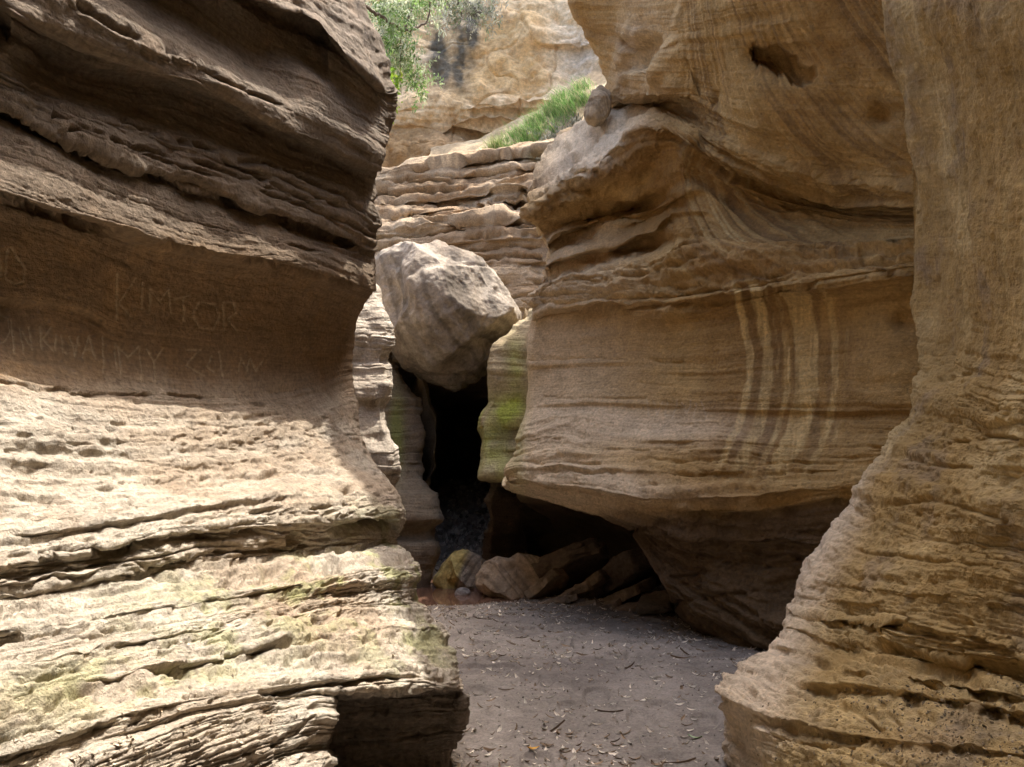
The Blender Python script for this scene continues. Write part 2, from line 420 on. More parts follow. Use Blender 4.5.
LR([(0, 480), (150, 480), (250, 475), (363, 456)], 370, 2.75, 6.4, rough=.45)
LR([(0, 540), (150, 517), (300, 496), (395, 500)], 399, 2.5, 5.95, rec=.03, rough=.5)
LR([(0, 563), (117, 546), (164, 535), (281, 523), (384, 518), (400, 517)], 402, 2.42, 5.85, rec=.08, rough=.9)
LR([(0, 590), (117, 572), (164, 560), (281, 548), (384, 541), (396, 541)], 394, 2.44, 5.95, rec=.06, rough=1.1)
LR([(0, 632), (150, 607), (300, 583), (380, 568), (420, 569)], 420, 2.25, 5.35, rec=.05, rough=.9)
LR([(0, 675), (70, 655), (164, 636), (262, 622), (328, 610), (417, 601)], 420, 2.12, 5.15, rec=.06, rough=1.1)
LR([(0, 705), (117, 678), (234, 656), (340, 636), (430, 632)], 438, 2.02, 4.95, rec=.05, rough=1.0)
LR([(0, 755), (120, 715), (200, 697), (262, 686), (330, 681), (389, 676), (463, 684)], 463, 1.88, 4.35, rec=.06, rough=.6, nose=(9, .3))
LR([(0, 800), (120, 750), (200, 725), (262, 712), (330, 702), (389, 700), (464, 702)], 464, 1.84, 4.38, rough=.8, nose=(9, .3))
LR([(0, 900), (200, 840), (320, 790), (360, 773), (400, 762), (448, 748)], 449, 1.75, 4.5, rough=.8, nose=(9, .3))

def L_adj(px, py, d):
    # flat block face at the foot sits back of the outcrop beside it
    face = sm(318, 330, px)*sm(690, 694, py + .02*(px-400))
    d = d + (4.42 - d)*face*.9*sm(470, 455, px)*(px > 0)
    out = blob(px, py, 275, 760, 60, 40)
    d = d - .15*out*(1-face)
    # the small knob at the frame's left edge
    d = d - .22*blob(px, py, 4, 48, 22, 34, 30)
    return d

def L_relief(U, S, P, px, py, rough):
    seed = 3.1
    r = strata(U, S, seed, .34, 1.7)*rough*(.95-.15*sm(480, 560, py))
    lowz = sm(500, 540, py)*sm(900, 800, py)
    w = S + .02*fbm2(U*1.7, S*3, 3)
    for f, a in ((13, .02), (21, .018), (34, .011)):
        ph = w*f + n2(U*.5, w*2+f)*.8; k = np.floor(ph); fr = ph-k; h = _T2[k.astype(np.int64) & 255, int(f)]*.5+.5
        r = r - lowz*a*h*sm(-.35, .15, n2(U*.5+h*50, k*3.7))*(np.abs(2*fr-1)**5 + .5*fr)
    r = r - .012*sm(.2, .5, n3(P[..., 0]*8, P[..., 1]*4, P[..., 2]*26))*sm(400, 450, py)*sm(-.2, .3, n3(P[..., 0]*1.5, P[..., 1]*1.5, P[..., 2]*3+7))
    r = r - .012*sm(.2, .6, n3(P[..., 0]*18+4, P[..., 1]*9, P[..., 2]*34))*sm(385, 430, py)
    r = r + .035*fbm3(P, 1.6, 4)*sm(-500, 300, py+px*0)*np.where(py < 200, 1.3, .7)
    r = r + .009*fbm3(P*A((1, 1, 2.2)), 9, 4, .6)*(.5+.6*rough)
    # pitted weathering on the sunlit slope
    pit = n3(P[..., 0]*30, P[..., 1]*16, P[..., 2]*45)
    r = r - .012*sm(.45, .8, pit)*sm(385, 440, py)
    # lumps in the dark upper bulges
    up = sm(180, 60, py)*sm(150, 300, px)
    r = r + up*.09*n3(P[..., 0]*2.3, P[..., 1]*1.6, P[..., 2]*3.1 + 5)
    r = r - .006*GR(px, py) - cracks(px, py, CL, 3.)
    return r

ST_D = [[(10, 249), (9, 279), (17, 284), (26, 282), (28, 269), (13, 248)], [(0, 250), (5, 268), (4, 277), (-3, 278)]]
ST_K = [[(117, 274), (117, 320)], [(136, 279), (119, 304), (133, 318)], [(143, 283), (143, 309)],
        [(151, 311), (151, 290), (160, 302), (169, 290), (173, 313)], [(176, 300), (190, 296)], [(185, 298), (186, 322)],
        [(200, 303), (194, 315), (201, 328), (214, 330), (220, 318), (216, 305), (203, 303)], [(224, 330), (224, 303), (234, 303), (237, 313), (228, 320), (236, 330)]]
ST_2 = [[(0, 312), (10, 316), (13, 330), (6, 341), (0, 342)], [(15, 318), (16, 352)], [(25, 352), (24, 327), (34, 349), (33, 326)], [(43, 326), (44, 349)], [(53, 327), (45, 338), (55, 350)],
        [(58, 334), (57, 350)], [(64, 335), (64, 352), (70, 353)], [(72, 336), (76, 356), (80, 336)], [(80, 345), (72, 345)], [(84, 357), (90, 336), (97, 358)], [(86, 349), (95, 349)],
        [(104, 336), (105, 372)], [(117, 370), (117, 344), (130, 357), (141, 346), (142, 382)], [(121, 376), (121, 348)], [(148, 349), (156, 361), (164, 349)], [(156, 361), (156, 383)],
        [(188, 350), (201, 350), (189, 365), (205, 375)], [(219, 352), (222, 376)], [(212, 356), (208, 366), (214, 372)], [(238, 371), (240, 358), (246, 371), (249, 358), (256, 371), (262, 362)]]
def GR(px, py):
    g = seg_mask(px, py, ST_D, 1.1)*1.3 + seg_mask(px, py, ST_K, 1.1)*.95 + seg_mask(px, py, ST_2, 1.0)*.9
    return g*(.55+.6*sm(-.4, .5, n2(px*.35, py*.35)))

def L_col(U, S, P, px, py, rel):
    n = fbm3(P, 1.1, 4); n5 = fbm3(P, 6, 4, .6, 3.)
    bed = n2(U*.15+4, S*7)*.6 + n2(U*.3+9, S*19)*.4
    c = mixc(TAN, PALE, sm(-.4, .6, n + .5*bed))
    # ochre, smoother rock of the shaded panel and dark-stained beds above with extra shade painted in
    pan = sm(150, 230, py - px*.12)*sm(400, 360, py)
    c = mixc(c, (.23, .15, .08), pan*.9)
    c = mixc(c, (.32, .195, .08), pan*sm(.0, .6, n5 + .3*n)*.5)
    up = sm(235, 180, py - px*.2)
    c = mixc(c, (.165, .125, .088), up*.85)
    c = mixc(c, BROWN, sm(.1, .7, n5)*.35)
    # moss film on the foot beds
    mo = (blob(px, py, 300, 590, 150, 38, -6) + .8*blob(px, py, 395, 600, 60, 60) + .8*blob(px, py, 130, 680, 160, 26, -14) + .4*blob(px, py, 400, 520, 60, 20)
          + .5*blob(px, py, 425, 655, 40, 30))*sm(-.05, .5, fbm3(P, 2.6, 5, .7, 9.) + .5*bed)
    c = mixc(c, MOSS, np.clip(mo*.75, 0, .65))
    c = mixc(c, (.17, .13, .10), sm(.5, .9, n3(P[..., 0]*60, P[..., 1]*35, P[..., 2]*90))*.6)
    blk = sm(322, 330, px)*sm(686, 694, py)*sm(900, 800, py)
    c = mixc(c, (.19, .155, .12), blk*.85)  # shade of the block face painted into its colour
    c = mixc(c, (.56, .46, .31), np.clip(GR(px, py), 0, 1)*.6)
    return c

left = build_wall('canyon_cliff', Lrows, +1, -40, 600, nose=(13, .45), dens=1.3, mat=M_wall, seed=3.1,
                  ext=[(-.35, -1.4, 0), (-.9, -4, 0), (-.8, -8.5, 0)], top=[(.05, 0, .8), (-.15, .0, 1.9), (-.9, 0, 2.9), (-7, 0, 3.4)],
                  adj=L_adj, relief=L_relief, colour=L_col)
tag(left, 'massive layered cliff with dark overhanging bulges, scratched letters and a sunlit mossy ledged foot', 'cliff', 'rock walls of the gorge')

# ================================================================ RIGHT NEAR CLIFF
Nrows = []
def NR(y, e, de, dn, **k):
    # plan line from the edge to the frame's right border
    a1 = (e-512)/F; a0 = 512/F; x1 = a1*de; x0 = a0*dn
    B = (x1-x0)/(de-dn); A = x0 - B*dn
    ps = (e, e+25, e+60, 960, 1000, 1030, 1070) if e < 890 else (e, e+20, 960, 1000, 1030, 1070)
    m = (y[-1][1]-y[-2][1])/(y[-1][0]-y[-2][0])
    r = dict(y=y + [(1070, y[-1][1]+m*(1070-y[-1][0]))], e=e, d=[(p, A/((p-512)/F - B)) for p in ps]); r.update(k); Nrows.append(r)
NR([(868, -320), (1024, -380)], 870, 4.75, 2.9, rough=.05, nose=(34, .12))
NR([(874, -150), (1024, -190)], 876, 4.85, 2.95, rough=.05, nose=(34, .12))
NR([(881, 0), (1024, -30)], 880, 5.02, 3.0, rough=.05, nose=(34, .12))
NR([(905, 100), (1024, 90)], 905, 5.45, 3.1, rough=.05, nose=(34, .12))
NR([(912, 200), (1024, 195)], 912, 5.8, 3.2, rough=.05, nose=(34, .12))
NR([(912, 300), (1024, 305)], 912, 5.9, 3.25, rough=.05, nose=(34, .12))
NR([(920, 365), (1024, 368)], 920, 5.5, 3.25, rec=.03, rough=.35, nose=(30, .2))
NR([(915, 397), (970, 402), (1024, 405)], 910, 5.0, 3.2, rough=.5)
NR([(889, 440), (950, 448), (1024, 452)], 889, 4.95, 3.15, rec=.02, rough=.55)
NR([(853, 497), (920, 508), (1024, 520)], 853, 4.85, 3.05, rec=.02, rough=.55)
NR([(827, 533), (920, 555), (1024, 568)], 827, 4.75, 3.0, rough=.45)
NR([(807, 580), (900, 592), (1024, 606)], 807, 4.6, 2.95, rec=.03, rough=.45)
NR([(802, 613), (815, 617), (870, 619), (928, 626), (1024, 643)], 800, 4.5, 2.85, rec=.13, rough=.8)
NR([(790, 632), (821, 640), (870, 648), (928, 659), (1024, 670)], 788, 4.42, 2.85, rec=.07, rough=.8, nose=(20, .3))
NR([(772, 645), (800, 652), (850, 660), (928, 678), (1024, 694)], 770, 4.3, 2.65, rec=.09, rough=.8, nose=(20, .3))
NR([(745, 668), (782, 676), (868, 684), (950, 697), (1024, 712)], 744, 4.15, 2.5, rec=.10, rough=.7, nose=(16, .3))
NR([(720, 692), (750, 709), (800, 722), (853, 735), (950, 745), (1024, 755)], 719, 3.95, 2.3, rec=.08, rough=.5, nose=(12, .3))
NR([(720, 712), (750, 730), (800, 748), (853, 765), (950, 780), (1024, 795)], 719, 3.92, 2.22, rough=.4, nose=(12, .3))
NR([(724, 780), (760, 800), (820, 840), (900, 880), (1024, 960)], 724, 4.05, 2.15, rough=.4, nose=(12, .3))

def N_adj(px, py, d):
    # front face of the foot drops away under the shelf
    f = sm(762, 735, px + (py-730)*-.2)*sm(700, 712, py - (px-720)*.5)
    d = d + .28*f
    d = d + .10*blob(px, py, 950, 300, 60, 200)
    return d

def N_relief(U, S, P, px, py, rough):
    r = strata(U, S, 21.7, .4, 1.5)*rough*1.5
    r = r + .05*fbm3(P, 1.3, 3, .5, 4.) + .019*fbm3(P*A((1, 1, 1.8)), 7, 5, .65, 2.)
    r = r + .02*fbm3(P*np.array([1, 1, .3]), 9, 3, .5, 7.)*sm(420, 300, py)
    r = r + .012*np.abs(n3(P[..., 0]*26, P[..., 1]*26, P[..., 2]*26))*sm(380, 440, py)
    pit = n3(P[..., 0]*24, P[..., 1]*24, P[..., 2]*30)
    r = r - .012*sm(.45, .85, pit)*(.25+.75*sm(340, 430, py)) - cracks(px, py, CN, 5.)
    r = r + sm(400, 300, py)*(-.6*.019*fbm3(P*A((1, 1, 1.8)), 7, 5, .65, 2.) + .004*fbm3(P*A((1, 1, .6)), 30, 3, .7, 3.) + .02*n3(P[..., 0]*6, P[..., 1]*6, P[..., 2]*2.2))
    return r

def N_col(U, S, P, px, py, rel):
    n = fbm3(P, 1.4, 4, .5, 5.); n5 = fbm3(P, 7, 4, .6, 3.)
    bed = n2(U*.15+4, S*6)*.6 + n2(U*.3+9, S*17)*.4
    c = mixc((.38, .25, .095), (.52, .38, .18), sm(-.5, .5, n + .5*bed))
    c = mixc(c, (.33, .21, .09), sm(.15, .7, n5)*.35*sm(450, 250, py))
    st = sm(.1, .7, n2(px*.12, P[..., 2]*.5 + 3))*sm(420, 330, py)
    c = mixc(c, (.46, .33, .14), st*.4)
    c = mixc(c, (.22, .17, .13), sm(.2, .8, fbm3(P, 3.1, 4, .6, 8.))*.45)
    c = mixc(c, (.72, .60, .46), sm(70, 10, px - (724 + np.clip(760-py, 0, 400)*.38))*.8*sm(420, 500, py))  # light on the flank painted in as a paler tone
    c = mixc(c, (.50, .36, .19), blob(px, py, 930, 742, 38, 24)*.9)
    c = mixc(c, (.15, .125, .105), (blob(px, py, 960, 722, 60, 14, 8)+blob(px, py, 1000, 770, 60, 25)+.5*blob(px, py, 900, 770, 60, 20))*.55*sm(-.3, .4, n5))
    return c
near = build_wall('canyon_cliff', Nrows, -1, 1070, 420, nose=(24, .45), dens=1.2, mat=M_smooth, seed=21.7,
                  ext=[(.3, -1.2, 0), (.7, -4, 0), (.6, -8.5, 0)], top=[(-.1, 0, .9), (-.2, .0, 2.0), (.7, 0, 3.2), (7, 0, 3.8)],
                  adj=N_adj, relief=N_relief, colour=N_col, tail=120)
tag(near, 'rough ochre buttress whose pale ledged foot spreads onto the floor, opposite the scratched cliff', 'cliff', 'rock walls of the gorge')

# ================================================================ RIGHT MIDDLE CLIFF (the big scallop)
Mrows = []
def MR(y, e, ds, **k):
    ps = (e, 600, 640, 680, 760, 840, 900, 970) if len(ds) == 8 else None
    pts = [(p, q) for p, q in zip(ps, ds)]
    pts = [pts[0]] + [p for p in pts[1:] if p[0] > e+8]
    m = (y[-1][1]-y[-2][1])/(y[-1][0]-y[-2][0])
    r = dict(y=y + ([(970, y[-1][1]+m*(970-y[-1][0]))] if y[-1][0] < 970 else []), e=e, d=pts); r.update(k); Mrows.append(r)
MR([(555, -330), (960, -420)], 555, (8.6, 8.0, 7.4, 6.8, 5.6, 4.9, 4.5, 4.3), rough=.4)
MR([(562, -140), (960, -220)], 562, (8.9, 8.4, 7.7, 7.0, 5.8, 5.0, 4.7, 4.5), rough=.4)
MR([(572, 0), (680, -5), (800, -25), (960, -60)], 570, (9.2, 8.8, 8.0, 7.3, 6.1, 5.4, 5.0, 4.8), rough=.3)
MR([(586, 35), (640, 50), (700, 55), (800, 55), (960, 50)], 584, (9.3, 9.1, 8.25, 7.5, 6.5, 5.8, 5.35, 5.1), rough=.3)
MR([(608, 88), (640, 95), (700, 100), (780, 125), (960, 140)], 606, (9.4, 9.3, 8.5, 7.75, 6.85, 6.2, 5.7, 5.4), rough=.3)
MR([(560, 152), (590, 128), (615, 113), (650, 115), (700, 140), (760, 165), (850, 190), (960, 195)], 560, (10.7, 10.2, 9.3, 8.0, 7.05, 6.35, 5.85, 5.5), rough=1.2, nose=(4, .15))
MR([(526, 200), (555, 180), (586, 166), (612, 149), (640, 128), (665, 130), (700, 157), (760, 183), (850, 208), (960, 215)], 526, (9.2, 8.6, 8.15, 7.8, 7.1, 6.4, 5.9, 5.6), rec=.03, rough=1.3, nose=(4, .15))
MR([(540, 236), (575, 219), (602, 213), (643, 203), (665, 190), (690, 178), (740, 203), (800, 226), (960, 236)], 538, (9.6, 9.3, 8.85, 8.2, 7.1, 6.4, 5.9, 5.6), rough=.35, nose=(6, .2))
MR([(546, 248), (572, 229), (602, 222), (650, 212), (676, 199), (695, 190), (745, 216), (800, 235), (960, 242)], 545, (9.45, 9.0, 8.5, 7.95, 7.08, 6.38, 5.88, 5.6), rec=.42, rx=700, rough=.3, nose=(4, .2))
MR([(545, 267), (569, 256), (613, 246), (651, 231), (680, 212), (700, 211), (745, 233), (800, 247), (960, 250)], 543, (9.5, 9.0, 8.55, 8.0, 7.05, 6.36, 5.86, 5.6), rec=.42, rx=720, rough=.3, nose=(4, .2))
MR([(536, 297), (561, 282), (602, 278), (657, 261), (700, 241), (750, 253), (800, 258), (960, 256)], 536, (9.25, 8.7, 8.3, 7.85, 6.95, 6.3, 5.82, 5.6), rec=.10, rough=1.7, nose=(5, .2))
MR([(536, 317), (550, 309), (602, 304), (679, 300), (730, 296), (807, 281), (905, 267), (960, 262)], 535, (9.2, 8.55, 8.15, 7.7, 6.8, 6.15, 5.75, 5.6), rec=.26, rough=.8, nose=(5, .2))
MR([(526, 341), (600, 335), (700, 326), (800, 308), (960, 290)], 527, (9.4, 8.75, 8.35, 7.9, 7.1, 6.45, 6.0, 5.8), rough=.18, nose=(8, .25))
MR([(526, 365), (600, 362), (700, 360), (800, 350), (960, 340)], 526, (9.4, 8.75, 8.35, 7.9, 7.15, 6.5, 6.0, 5.8), rec=.03, rough=.18)
MR([(528, 405), (600, 402), (700, 407), (800, 410), (960, 408)], 527, (9.3, 8.65, 8.25, 7.8, 7.1, 6.5, 6.0, 5.8), rec=.05, rough=.25)
MR([(518, 442), (560, 436), (600, 440), (700, 440), (800, 445), (960, 445)], 520, (9.1, 8.45, 8.05, 7.65, 7.0, 6.4, 6.0, 5.8), rec=.05, rough=.6)
MR([(512, 473), (560, 470), (628, 473), (700, 473), (833, 471), (960, 471)], 513, (8.9, 8.2, 7.8, 7.4, 6.85, 6.3, 5.95, 5.8), rec=.04, rough=.8)
MR([(513, 479), (600, 490), (650, 500), (705, 500), (833, 488), (960, 482)], 513, (8.75, 8.0, 7.55, 7.15, 6.65, 6.15, 5.85, 5.8), rec=.22, rough=.9)
MR([(514, 482), (590, 500), (640, 520), (700, 538), (833, 540), (960, 530)], 514, (9.0, 8.4, 8.0, 7.6, 7.05, 6.5, 6.2, 6.1), rec=.05, rough=1.5)
MR([(515, 485), (570, 502), (610, 513), (640, 530), (655, 556), (680, 600), (706, 628), (746, 658), (800, 690), (960, 740)], 515, (9.1, 8.7, 8.35, 7.95, 7.15, 6.6, 6.3, 6.1), rough=1.2)
MR([(516, 489), (570, 506), (610, 517), (640, 535), (655, 562), (680, 606), (706, 634), (746, 663), (800, 696), (960, 745)], 517, (11.2, 11.4, 11.0, 10.4, 8.6, 7.2, 6.5, 6.2), rough=.5)
MR([(518, 535), (600, 560), (650, 590), (700, 635), (746, 668), (800, 700), (960, 750)], 519, (12.6, 12.8, 12.2, 11.4, 9.3, 7.7, 6.9, 6.5), rough=.6)
MR([(518, 620), (600, 640), (650, 670), (700, 690), (746, 700), (800, 730), (960, 790)], 519, (12.6, 12.8, 12.2, 11.4, 9.3, 7.7, 6.9, 6.5), rough=.6)

def M_adj(px, py, d):
    # deep crevice under the top overhang, small hollow high in the scallop, knot where the folds meet
    d = d + .8*blob(px, py, 622, 213, 46, 7, -14)
    d = d + .22*blob(px, py, 778, 62, 22, 16, 20) + .12*blob(px, py, 882, 116, 14, 9)
    d = d + .10*blob(px, py, 705, 95, 26, 50, 25)
    d = d - .16*blob(px, py, 684, 150, 12, 40, 18)
    xr = np.interp(py, [-200, 0, 36, 60, 78, 100], [700, 679, 671, 640, 617, 600]); d = d + .4*sm(2, -3, px - xr - 3*n2(py*.15, 0*px))*sm(92, 70, py)
    d = d + .65*blob(px, py, 830, 212, 95, 36, 8) + .12*blob(px, py, 905, 322, 14, 12)
    d = d + .42*blob(px, py, 655, 219, 34, 7, -26) + .34*blob(px, py, 640, 246, 44, 6, -14) + .2*blob(px, py, 590, 236, 30, 5, -10)
    hx = px + 7*fbm2(px*.07, py*.07, 3); hy = py + 6*fbm2(px*.07+9, py*.07, 3)
    d = d + .20*sm(.30, .42, blob(hx, hy, 775, 62, 26, 15, 25) + .6*blob(hx, hy, 800, 72, 16, 7, 40)) + .02*blob(hx, hy, 884, 114, 14, 9)
    d = d + .22*np.abs(fbm2(px*.045, py*.06+3, 3))*blob(px, py, 575, 165, 60, 38, -38)
    # bright channel between the rim and the lip of the top overhang
    # rim notches
    return d

def M_relief(U, S, P, px, py, rough):
    r = strata(U, S, 40.3, .45, 1.5)*rough*1.4
    lf = sm(720, 640, px)*sm(330, 290, py)*sm(60, 120, py)
    r = r + .05*fbm3(P, 1.2, 3, .5, 4.) + lf*.10*fbm3(P*A((1, 1, 1.8)), 2.2, 4, .55, 6.) + .008*fbm3(P, 10, 4, .6, 2.)
    # flowing fold lines running down from the knot
    ang = np.degrees(np.arctan2(py-120, px-640)); rad = np.hypot(px-640, py-120)
    flow = n2(ang*.10 + rad*.006, rad*.006+4) + .5*n2(ang*.33, rad*.012)
    m = blob(px, py, 740, 190, 90, 80)
    q = np.sqrt(np.maximum(px-668, 0)*np.maximum(296-py, 0)); r = r + .05*blob(px, py, 730, 220, 70, 80)*(n2(q*.10, py*.004) + .5*n2(q*.27, py*.006+7)) + .012*sm(672, 690, px)*sm(285, 265, py)*n2(q*.5, py*.006+7)
    low = sm(495, 530, py)*sm(640, 680, px)
    r = r + low*(.05*fbm3(P, 4, 4, .6, 1.))
    r = r - cracks(px, py, CM, 7.)
    r = r + blob(px, py, 645, 60, 34, 40)*.22*fbm3(P, 1.8, 3, .6, 12.)
    return r

def M_col(U, S, P, px, py, rel):
    n = fbm3(P, .9, 4, .5, 15.); n5 = fbm3(P, 5, 4, .6, 3.)
    bed = n2(U*.12+4, S*6)*.6 + n2(U*.25+9, S*15)*.4
    c = mixc((.335, .198, .07), (.47, .305, .12), sm(-.5, .5, n + .5*bed))
    # swept bands of yellow and dark silt in the scallop
    ang = np.degrees(np.arctan2(py-60, px-610)); rad = np.hypot(px-610, py-60)
    q = np.sqrt(np.maximum(px-668, 0)*np.maximum(296-py, 0)) + 5*n
    bands = n2(q*.10, py*.004)*.3 + n2(q*.27, py*.006+7)*.4 + n2(q*.6, py*.01+3)*.35
    sc_m = sm(672, 690, px)*sm(300, 280, py)
    c = mixc(c, (.48, .34, .15), sc_m*sm(.0, .4, bands)*(.3+.7*blob(px, py, 725, 220, 60, 70)))
    c = mixc(c, (.13, .08, .045), sc_m*sm(.03, .4, -bands)*.42)
    # yellow streaks down the panel: curved like brackets
    t = (py-375)/95.
    bow = 15*(1-t*t) + np.where(t > 0, -14*t*t, 0) + 2*n2(py*.05, px*.01)
    x = px - bow
    strk = 0
    for cx, w, a in ((733, 4.5, .8), (752, 7, .75), (772, 4, .6), (793, 12, 1.), (822, 5, .6), (782, 2.5, .35), (763, 2, .3), (834, 3, .3)):
        strk = strk + a*np.exp(-((x-cx)/w)**4)
    vis = sm(272, 292, py)*sm(505, 440, py)
    strk = sm(.25, .75, np.clip(strk, 0, 1) + .28*fbm2(px*.16, py*.035, 4, .65))*vis*(.75+.35*n2(px*.5, py*.03))
    dk = np.exp(-((x-782)/58.)**6)*vis
    c = mixc(c, (.17, .105, .055), dk*.42*sm(-.5, .3, n2(px*.11, py*.012)))
    c = mixc(c, (.70, .51, .23), np.clip(strk, 0, 1)*.92)
    # nose and flaking sill lightened: light from the opening painted into the colour
    pale = (sm(690, 540, px)*sm(200, 260, py)*.8 + .7*blob(px, py, 600, 425, 110, 18) + .8*blob(px, py, 600, 485, 100, 14, 8) + .55*blob(px, py, 690, 430, 60, 20))
    c = mixc(c, (.66, .52, .35), np.clip(pale, 0, 1)*.9)
    # rim and channel lightened, sky light painted into the colour
    c = mixc(c, (.70, .60, .46), np.clip(1.6*blob(px, py, 588, 150, 56, 20, -38) + blob(px, py, 640, 40, 26, 50, 20)*.5, 0, 1)*.7)
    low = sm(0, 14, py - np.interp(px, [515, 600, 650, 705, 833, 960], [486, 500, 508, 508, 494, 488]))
    c = mixc(c, (.105, .07, .045), low*.85)  # undercut's shade painted into the rock colour below the lip
    c = mixc(c, (.30, .32, .10), blob(px, py, 521, 430, 7, 60)*.5)
    fine = n3(P[..., 0]*50, P[..., 1]*50, P[..., 2]*50)
    c = mixc(c, (.14, .10, .07), sm(.5, .9, fine)*.4)
    g = seg_mask(px, py, ST_R, .7)*.35
    c = mixc(c, (.55, .48, .38), g)
    return c
ST_R = [[(645, 398), (648, 414)], [(652, 400), (656, 415), (661, 401)], [(666, 402), (664, 415), (671, 415)], [(676, 400), (672, 418)], [(680, 402), (686, 414), (690, 400)], [(695, 403), (693, 417)], [(700, 401), (706, 418)]]
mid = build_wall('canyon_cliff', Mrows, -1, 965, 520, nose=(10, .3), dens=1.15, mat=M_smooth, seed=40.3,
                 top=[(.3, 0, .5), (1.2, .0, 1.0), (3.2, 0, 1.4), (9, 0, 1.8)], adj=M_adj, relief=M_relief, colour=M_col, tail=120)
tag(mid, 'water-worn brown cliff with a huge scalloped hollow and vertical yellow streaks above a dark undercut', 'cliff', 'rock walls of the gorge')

# ================================================================ BACK TIERS AND UPPER CLIFF
Brows = []
def BR(y, d, **k):
    m0 = y[0][1]; m1 = y[-1][1]
    y = ([(290, m0)] if y[0][0] > 290 else []) + y + ([(700, m1)] if y[-1][0] < 700 else [])
    r = dict(y=y, e=700, d=[(290, d[0]), (400, d[1]), (480, d[2]), (560, d[3]), (700, d[3]-.3)]); r.update(k); Brows.append(r)
BR([(370, 192), (430, 180), (480, 172), (520, 168), (560, 160), (610, 150)], (20, 20, 20, 19), rough=.3)
BR([(370, 184), (430, 171), (480, 162), (520, 158), (560, 154), (610, 144)], (17.4, 17.2, 17, 16.6), rough=.5)
BR([(370, 178), (430, 166), (480, 157), (520, 152), (560, 150), (610, 140)], (15.3, 15.3, 15.2, 15), rec=.5 if True else .3, rough=1.)
BR([(370, 190), (430, 181), (480, 174), (530, 168)], (15.2, 15.2, 15.1, 14.9), rec=.5 if True else .25, rough=1.)
BR([(370, 207), (430, 199), (480, 191), (530, 186)], (15.0, 15.0, 14.9, 14.7), rec=.5 if True else .3, rough=1.)
BR([(370, 220), (430, 212), (480, 206), (530, 202)], (14.8, 14.8, 14.7, 14.5), rec=.5 if True else .22, rough=1.)
BR([(370, 238), (430, 228), (480, 221), (530, 219)], (14.6, 14.6, 14.5, 14.3), rec=.3, rough=.9)
BR([(370, 250), (430, 244), (480, 240), (540, 238)], (14.5, 14.5, 14.4, 14.2), rec=.12, rough=.5)
BR([(370, 270), (430, 266), (540, 262)], (14.4, 14.4, 14.3, 14.1), rec=.15, rough=.4)
BR([(370, 292), (430, 290), (540, 283)], (14.3, 14.3, 14.2, 14.0), rec=.15, rough=.4)
BR([(370, 315), (540, 306)], (14.1, 14.1, 14.0, 13.8), rec=.1, rough=.5)
BR([(370, 345), (540, 345)], (13.8, 13.8, 13.7, 13.5), rough=.5)
BR([(370, 356), (540, 356)], (17., 17, 17, 16.5), rough=.5)
BR([(370, 400), (540, 400)], (19.5, 19.5, 19.5, 19), rough=.8)
BR([(370, 530), (540, 530)], (20., 20, 20, 19.5), rough=.8)
CB = []
for k, yy in enumerate((166, 172, 180, 186, 193, 199, 205, 211, 217, 224, 230, 237, 248, 258, 275, 284, 298, 308)):
    CB.append(([(360, yy+14), (430, yy+7+2*math.sin(k*2.3)), (480, yy+1+2*math.sin(k*1.7)), (540, yy-3)], .22 if yy < 240 else .14, 1.5 + .7*math.sin(k*3.1)))
def B_relief(U, S, P, px, py, rough):
    return B_rel0(U, S, P, px, py, rough) - cracks(px, py, CB, 9.)
def B_rel0(U, S, P, px, py, rough):
    return strata(U*.7, S*.6, 60.3, 1.6, 1.2)*1.3*rough + .12*fbm3(P, .9, 4, .55, 4.) + .03*fbm3(P, 5, 4, .6)
def B_col(U, S, P, px, py, rel):
    n = fbm3(P, .9, 4, .5, 15.); bed = n2(U*.1+4, S*4)
    c = mixc((.34, .235, .14), (.46, .355, .24), sm(-.5, .5, n + .5*bed))
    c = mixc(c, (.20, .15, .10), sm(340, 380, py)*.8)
    c = mixc(c, (.22, .26, .10), sm(.1, .6, n)*sm(172, 150, py)*.6)
    return c
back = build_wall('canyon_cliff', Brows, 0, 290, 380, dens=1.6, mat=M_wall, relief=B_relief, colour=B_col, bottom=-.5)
tag(back, 'stepped cliff of thin horizontal ledges rising behind the wedged boulder', 'cliff', 'rock walls of the gorge')

